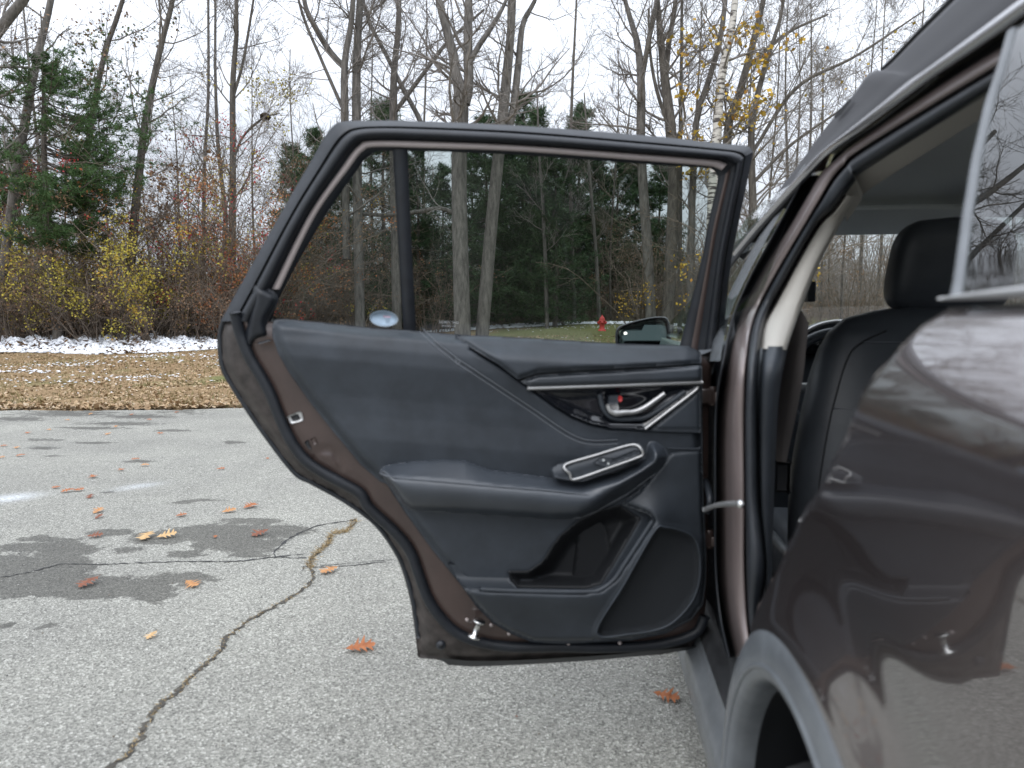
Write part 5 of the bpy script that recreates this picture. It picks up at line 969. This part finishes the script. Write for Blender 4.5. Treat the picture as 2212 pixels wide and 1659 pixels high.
main = ZL((640, 1700), (700, 1630), (790, 1580), (850, 1480), (900, 1400), (950, 1330), (1000, 1250), (1090, 1190), (1160, 1120), (1220, 1060), (1290, 1000), (1370, 920), (1400, 850), (1470, 800), (1560, 730), (1650, 680), (1750, 630), (1850, 570), (1930, 500), (1945, 450), (1930, 390), (1960, 330), (2040, 260), (2070, 200), (2160, 180), (2212, 110))
main = np.vstack([[(180, 1720)], main]); crack(main, .0105, 1)
for i, (p, w) in enumerate([(ZL((380, 385), (600, 390), (900, 380), (1200, 372), (1450, 372), (1700, 345), (1900, 325)), .007), (ZL((1715, 345), (1720, 300), (1800, 230), (1900, 180), (2000, 145), (2212, 112)), .009), (ZL((1720, 345), (1800, 350), (1905, 350)), .005), (ZL((1870, 440), (1890, 405), (1950, 410), (2060, 405), (2212, 395), (2400, 375)), .005), (ZL((0, 470), (180, 440), (380, 386)), .006), ([(690, 1222), (770, 1215), (850, 1208)], .004)]): crack(p, w, 10+i, 'hair', .0025)
rng = RNG(44); mq = spline(A(main), 500)
def tuft(idx0, idx1, n, hgt, seed, label):
    rng = RNG(seed); i = rng.integers(idx0, idx1, n); q = mq[i]+rng.normal(size=(n, 2))*[4, 2]; p = on_z(q[:, 0], q[:, 1], .004); a = unit(rng.normal(size=p.shape)*[1, 1, .25]+[0, 0, .35])*rng.uniform(.3, 1, (n, 1))*hgt; w_ = unit(np.cross(a, rng.normal(size=p.shape)))*.0016
    V = np.stack([p-w_, p+w_, p+a*.6+[0, 0, .004], p+a], 1); V = V[:, [0, 1, 3]].reshape(-1, 3); return tag(mesh('dry_grass', V, [np.arange(len(V)).reshape(-1, 3)], M['straw'], None, False), label, 'dry grass', kind='stuff')
M['straw'] = leafmat('straw', [(.34, .25, .12), (.24, .17, .085), (.44, .34, .19), (.16, .11, .06)])
tuft(410, 499, 700, .035, 1, 'dry straw-coloured grass at the far end of the crack'); tuft(180, 410, 260, .016, 2, 'bits of dry grass along the middle of the crack'); tuft(60, 180, 110, .014, 3, 'sparse dry blades in the near part of the crack'); tuft(8, 30, 260, .03, 4, 'reddish dry tuft in the crack at the bottom edge of the picture')
# oak leaves
def oak_mesh(seed):
    rng = RNG(seed); t = np.linspace(0, 1, 15); lob = np.array([.02, .07, .22, .07, .12, .40, .10, .14, .50, .11, .13, .38, .08, .15, .01]); half = lob*rng.uniform(.8, 1.2, 15); half2 = lob*rng.uniform(.8, 1.2, 15)
    fw = np.where(lob > .16, .11, 0.); k1, k2 = rng.uniform(.02, .22), rng.uniform(-.15, .2); cu = lambda x, w: k1*w*w*1.6+k2*(x-.45)**2+.015*np.sin(x*14+seed)
    mid = np.stack([t-.5, 0*t, cu(t, 0*t)], 1); R_ = np.stack([t-.5+fw, half, cu(t, half)+.04*half], 1); L_ = np.stack([t-.5+fw, -half2, cu(t, half2)-.02*half2], 1)
    V = np.vstack([L_, mid, R_]); n = 15; i = np.arange(n-1); F = np.vstack([np.stack([i, i+1, n+i+1, n+i], 1), np.stack([n+i, n+i+1, 2*n+i+1, 2*n+i], 1)])
    s = np.array([(-.5, -.008, 0), (-.5, .008, 0), (-.66, .004, .03), (-.66, -.004, .03)]); V[:, 2] -= V[:, 2].min()-.01; s[:, 2] += V[n, 2]; k = len(V); V = np.vstack([V, s]); F = np.vstack([F, [[k, k+1, k+2, k+3]]])
    me = mesh('oak_leaf', V, [F], None, None, True); d = me.data; bpy.data.objects.remove(me); return d
M['leafs'] = [mat(n_, c, .75, col2=c2, vscale=3, spec=.2) for n_, c, c2 in (('tan_leaf', (.50, .27, .12), (.34, .16, .07)), ('rust_leaf', (.40, .155, .065), (.26, .09, .04)), ('brown_leaf', (.24, .10, .06), (.15, .06, .04)), ('pale_leaf', (.58, .40, .21), (.42, .26, .12)))]
om = [oak_mesh(s) for s in range(7)]
LV = [(780, 1405, 62, 1, 'large rust-coloured oak leaf below the rear corner of the door'), (1440, 1511, 56, 1, 'rust oak leaf under the front of the door beside the sill'), (415, 1267, 40, 0, 'tan oak leaf standing out on the dark damp patch'), (192, 1264, 48, 2, 'curled brown oak leaf on the damp patch at the left'), (711, 1237, 42, 0, 'tan oak leaf touching the grassy crack'), (318, 1163, 46, 3, 'pale tan leaf, left one of a touching pair'), (361, 1161, 40, 3, 'pale tan leaf, right one of a touching pair'), (206, 1161, 32, 2, 'dark brown leaf at the top of the damp patch'), (562, 1156, 38, 2, 'long reddish leaf on the damp patch near the door'), (465, 1162, 13, 1, 'tiny rust leaf scrap on the damp patch'), (328, 1377, 30, 3, 'small pale leaf alone on the dry asphalt, nearer than the damp patch'), (212, 1107, 28, 0, 'tan leaf with a smaller brown one just below it'), (214, 1119, 22, 2, 'small brown leaf just below a tan one'), (392, 1116, 24, 1, 'rust leaf alone between damp patch and chalky mark'), (495, 1107, 30, 0, 'tan leaf, left one of two near the door edge'), (540, 1097, 34, 1, 'rust leaf, right one of two near the door edge'), (122, 1055, 18, 1, 'orange leaf between the two white smears'), (147, 1063, 26, 1, 'rust leaf, left one of two in a row right of the orange one'), (170, 1061, 22, 1, 'rust leaf, right one of two in a row right of the orange one'), (195, 1075, 22, 2, 'brown leaf below the row of two rust leaves'), (1116, 1551, 8, 2, 'tiny dark red leaf scrap on the asphalt below the door'), (578, 992, 15, 1, 'small leaf beside the middle of the door edge'), (477, 1015, 26, 1, 'rust leaf lying left of the door latch'), (262, 1017, 26, 1, 'rust leaf, lower one of a loose trio'), (314, 1007, 28, 0, 'tan leaf, right one of a loose trio'), (293, 994, 26, 1, 'rust leaf, top one of a loose trio'), (45, 986, 26, 1, 'rust leaf near the left edge of the picture'), (3, 990, 20, 0, 'tan leaf cut by the left edge of the picture')]
for px, py in ((36, 969), (9, 965), (201, 1032), (146, 909), (323, 908), (106, 930), (59, 937), (250, 923), (234, 939), (347, 938), (196, 896), (285, 897), (383, 892)): LV.append((px, py, 22 if py > 930 else 18, 1 if px % 2 else 0, None))
for i, (px, py, wpx, c, lb) in enumerate(LV):
    p = on_z(float(px), float(py), .0); dist = (p-CAM)@FW; rng = RNG(900+i); o = bpy.data.objects.new('oak_leaf', om[i % 7].copy() if i < 7*4 else om[i % 7]); COL.objects.link(o); s = (1.0 if py > 1030 else .68)*wpx*dist/FPX
    o.location = p+[0, 0, .001]; o.scale = (s, s*1.05, s); o.rotation_mode = 'ZXY'; o.rotation_euler = (0, 0, 0); o.matrix_world = Matrix.Translation(Vector(p)+Vector((0, 0, .004+.10*s))) @ Matrix.Rotation(.16+rng.normal()*.05, 4, 'X') @ Matrix.Rotation(PSI+rng.uniform(0, 6.28), 4, 'Z') @ Matrix.Diagonal((s, s*1.05, s, 1))
    o.data = om[i % 7].copy() if len(om[i % 7].materials) else om[i % 7]; o.data.materials.clear(); o.data.materials.append(M['leafs'][c])
    tag(o, lb or 'small tan leaf in the far scatter near the edge of the lot', 'leaf', 'fallen oak leaves on the asphalt' if lb else 'small far leaves near the edge of the lot')

# loose grit on the asphalt
rng = RNG(71); n = 2600; l = rng.uniform(-3.2, 1.4, n); d = 1.9+4.2*rng.random(n)**1.4; x, y = lat(l, d); c = np.stack([x, y, 0*x+.0015], 1); sz = rng.uniform(.0012, .0042, n); base = np.array([(1, 0, 0), (0, 1, 0), (-1, 0, 0), (0, -1, 0), (0, 0, .9), (0, 0, -.5)])
V = c[:, None]+base[None]*sz[:, None, None]*(1+rng.normal(size=(n, 6, 3))*.25); F = np.array([(0, 1, 4), (1, 2, 4), (2, 3, 4), (3, 0, 4), (1, 0, 5), (2, 1, 5), (3, 2, 5), (0, 3, 5)])
M['grit'] = leafmat('grit', [(.12, .12, .115), (.32, .31, .29), (.5, .49, .46), (.2, .17, .13)])
tag(mesh('grit', V.reshape(-1, 3), [(F[None]+6*np.arange(n)[:, None, None]).reshape(-1, 3)], M['grit'], None, False), 'loose grit lying on the asphalt', 'grit', kind='stuff')
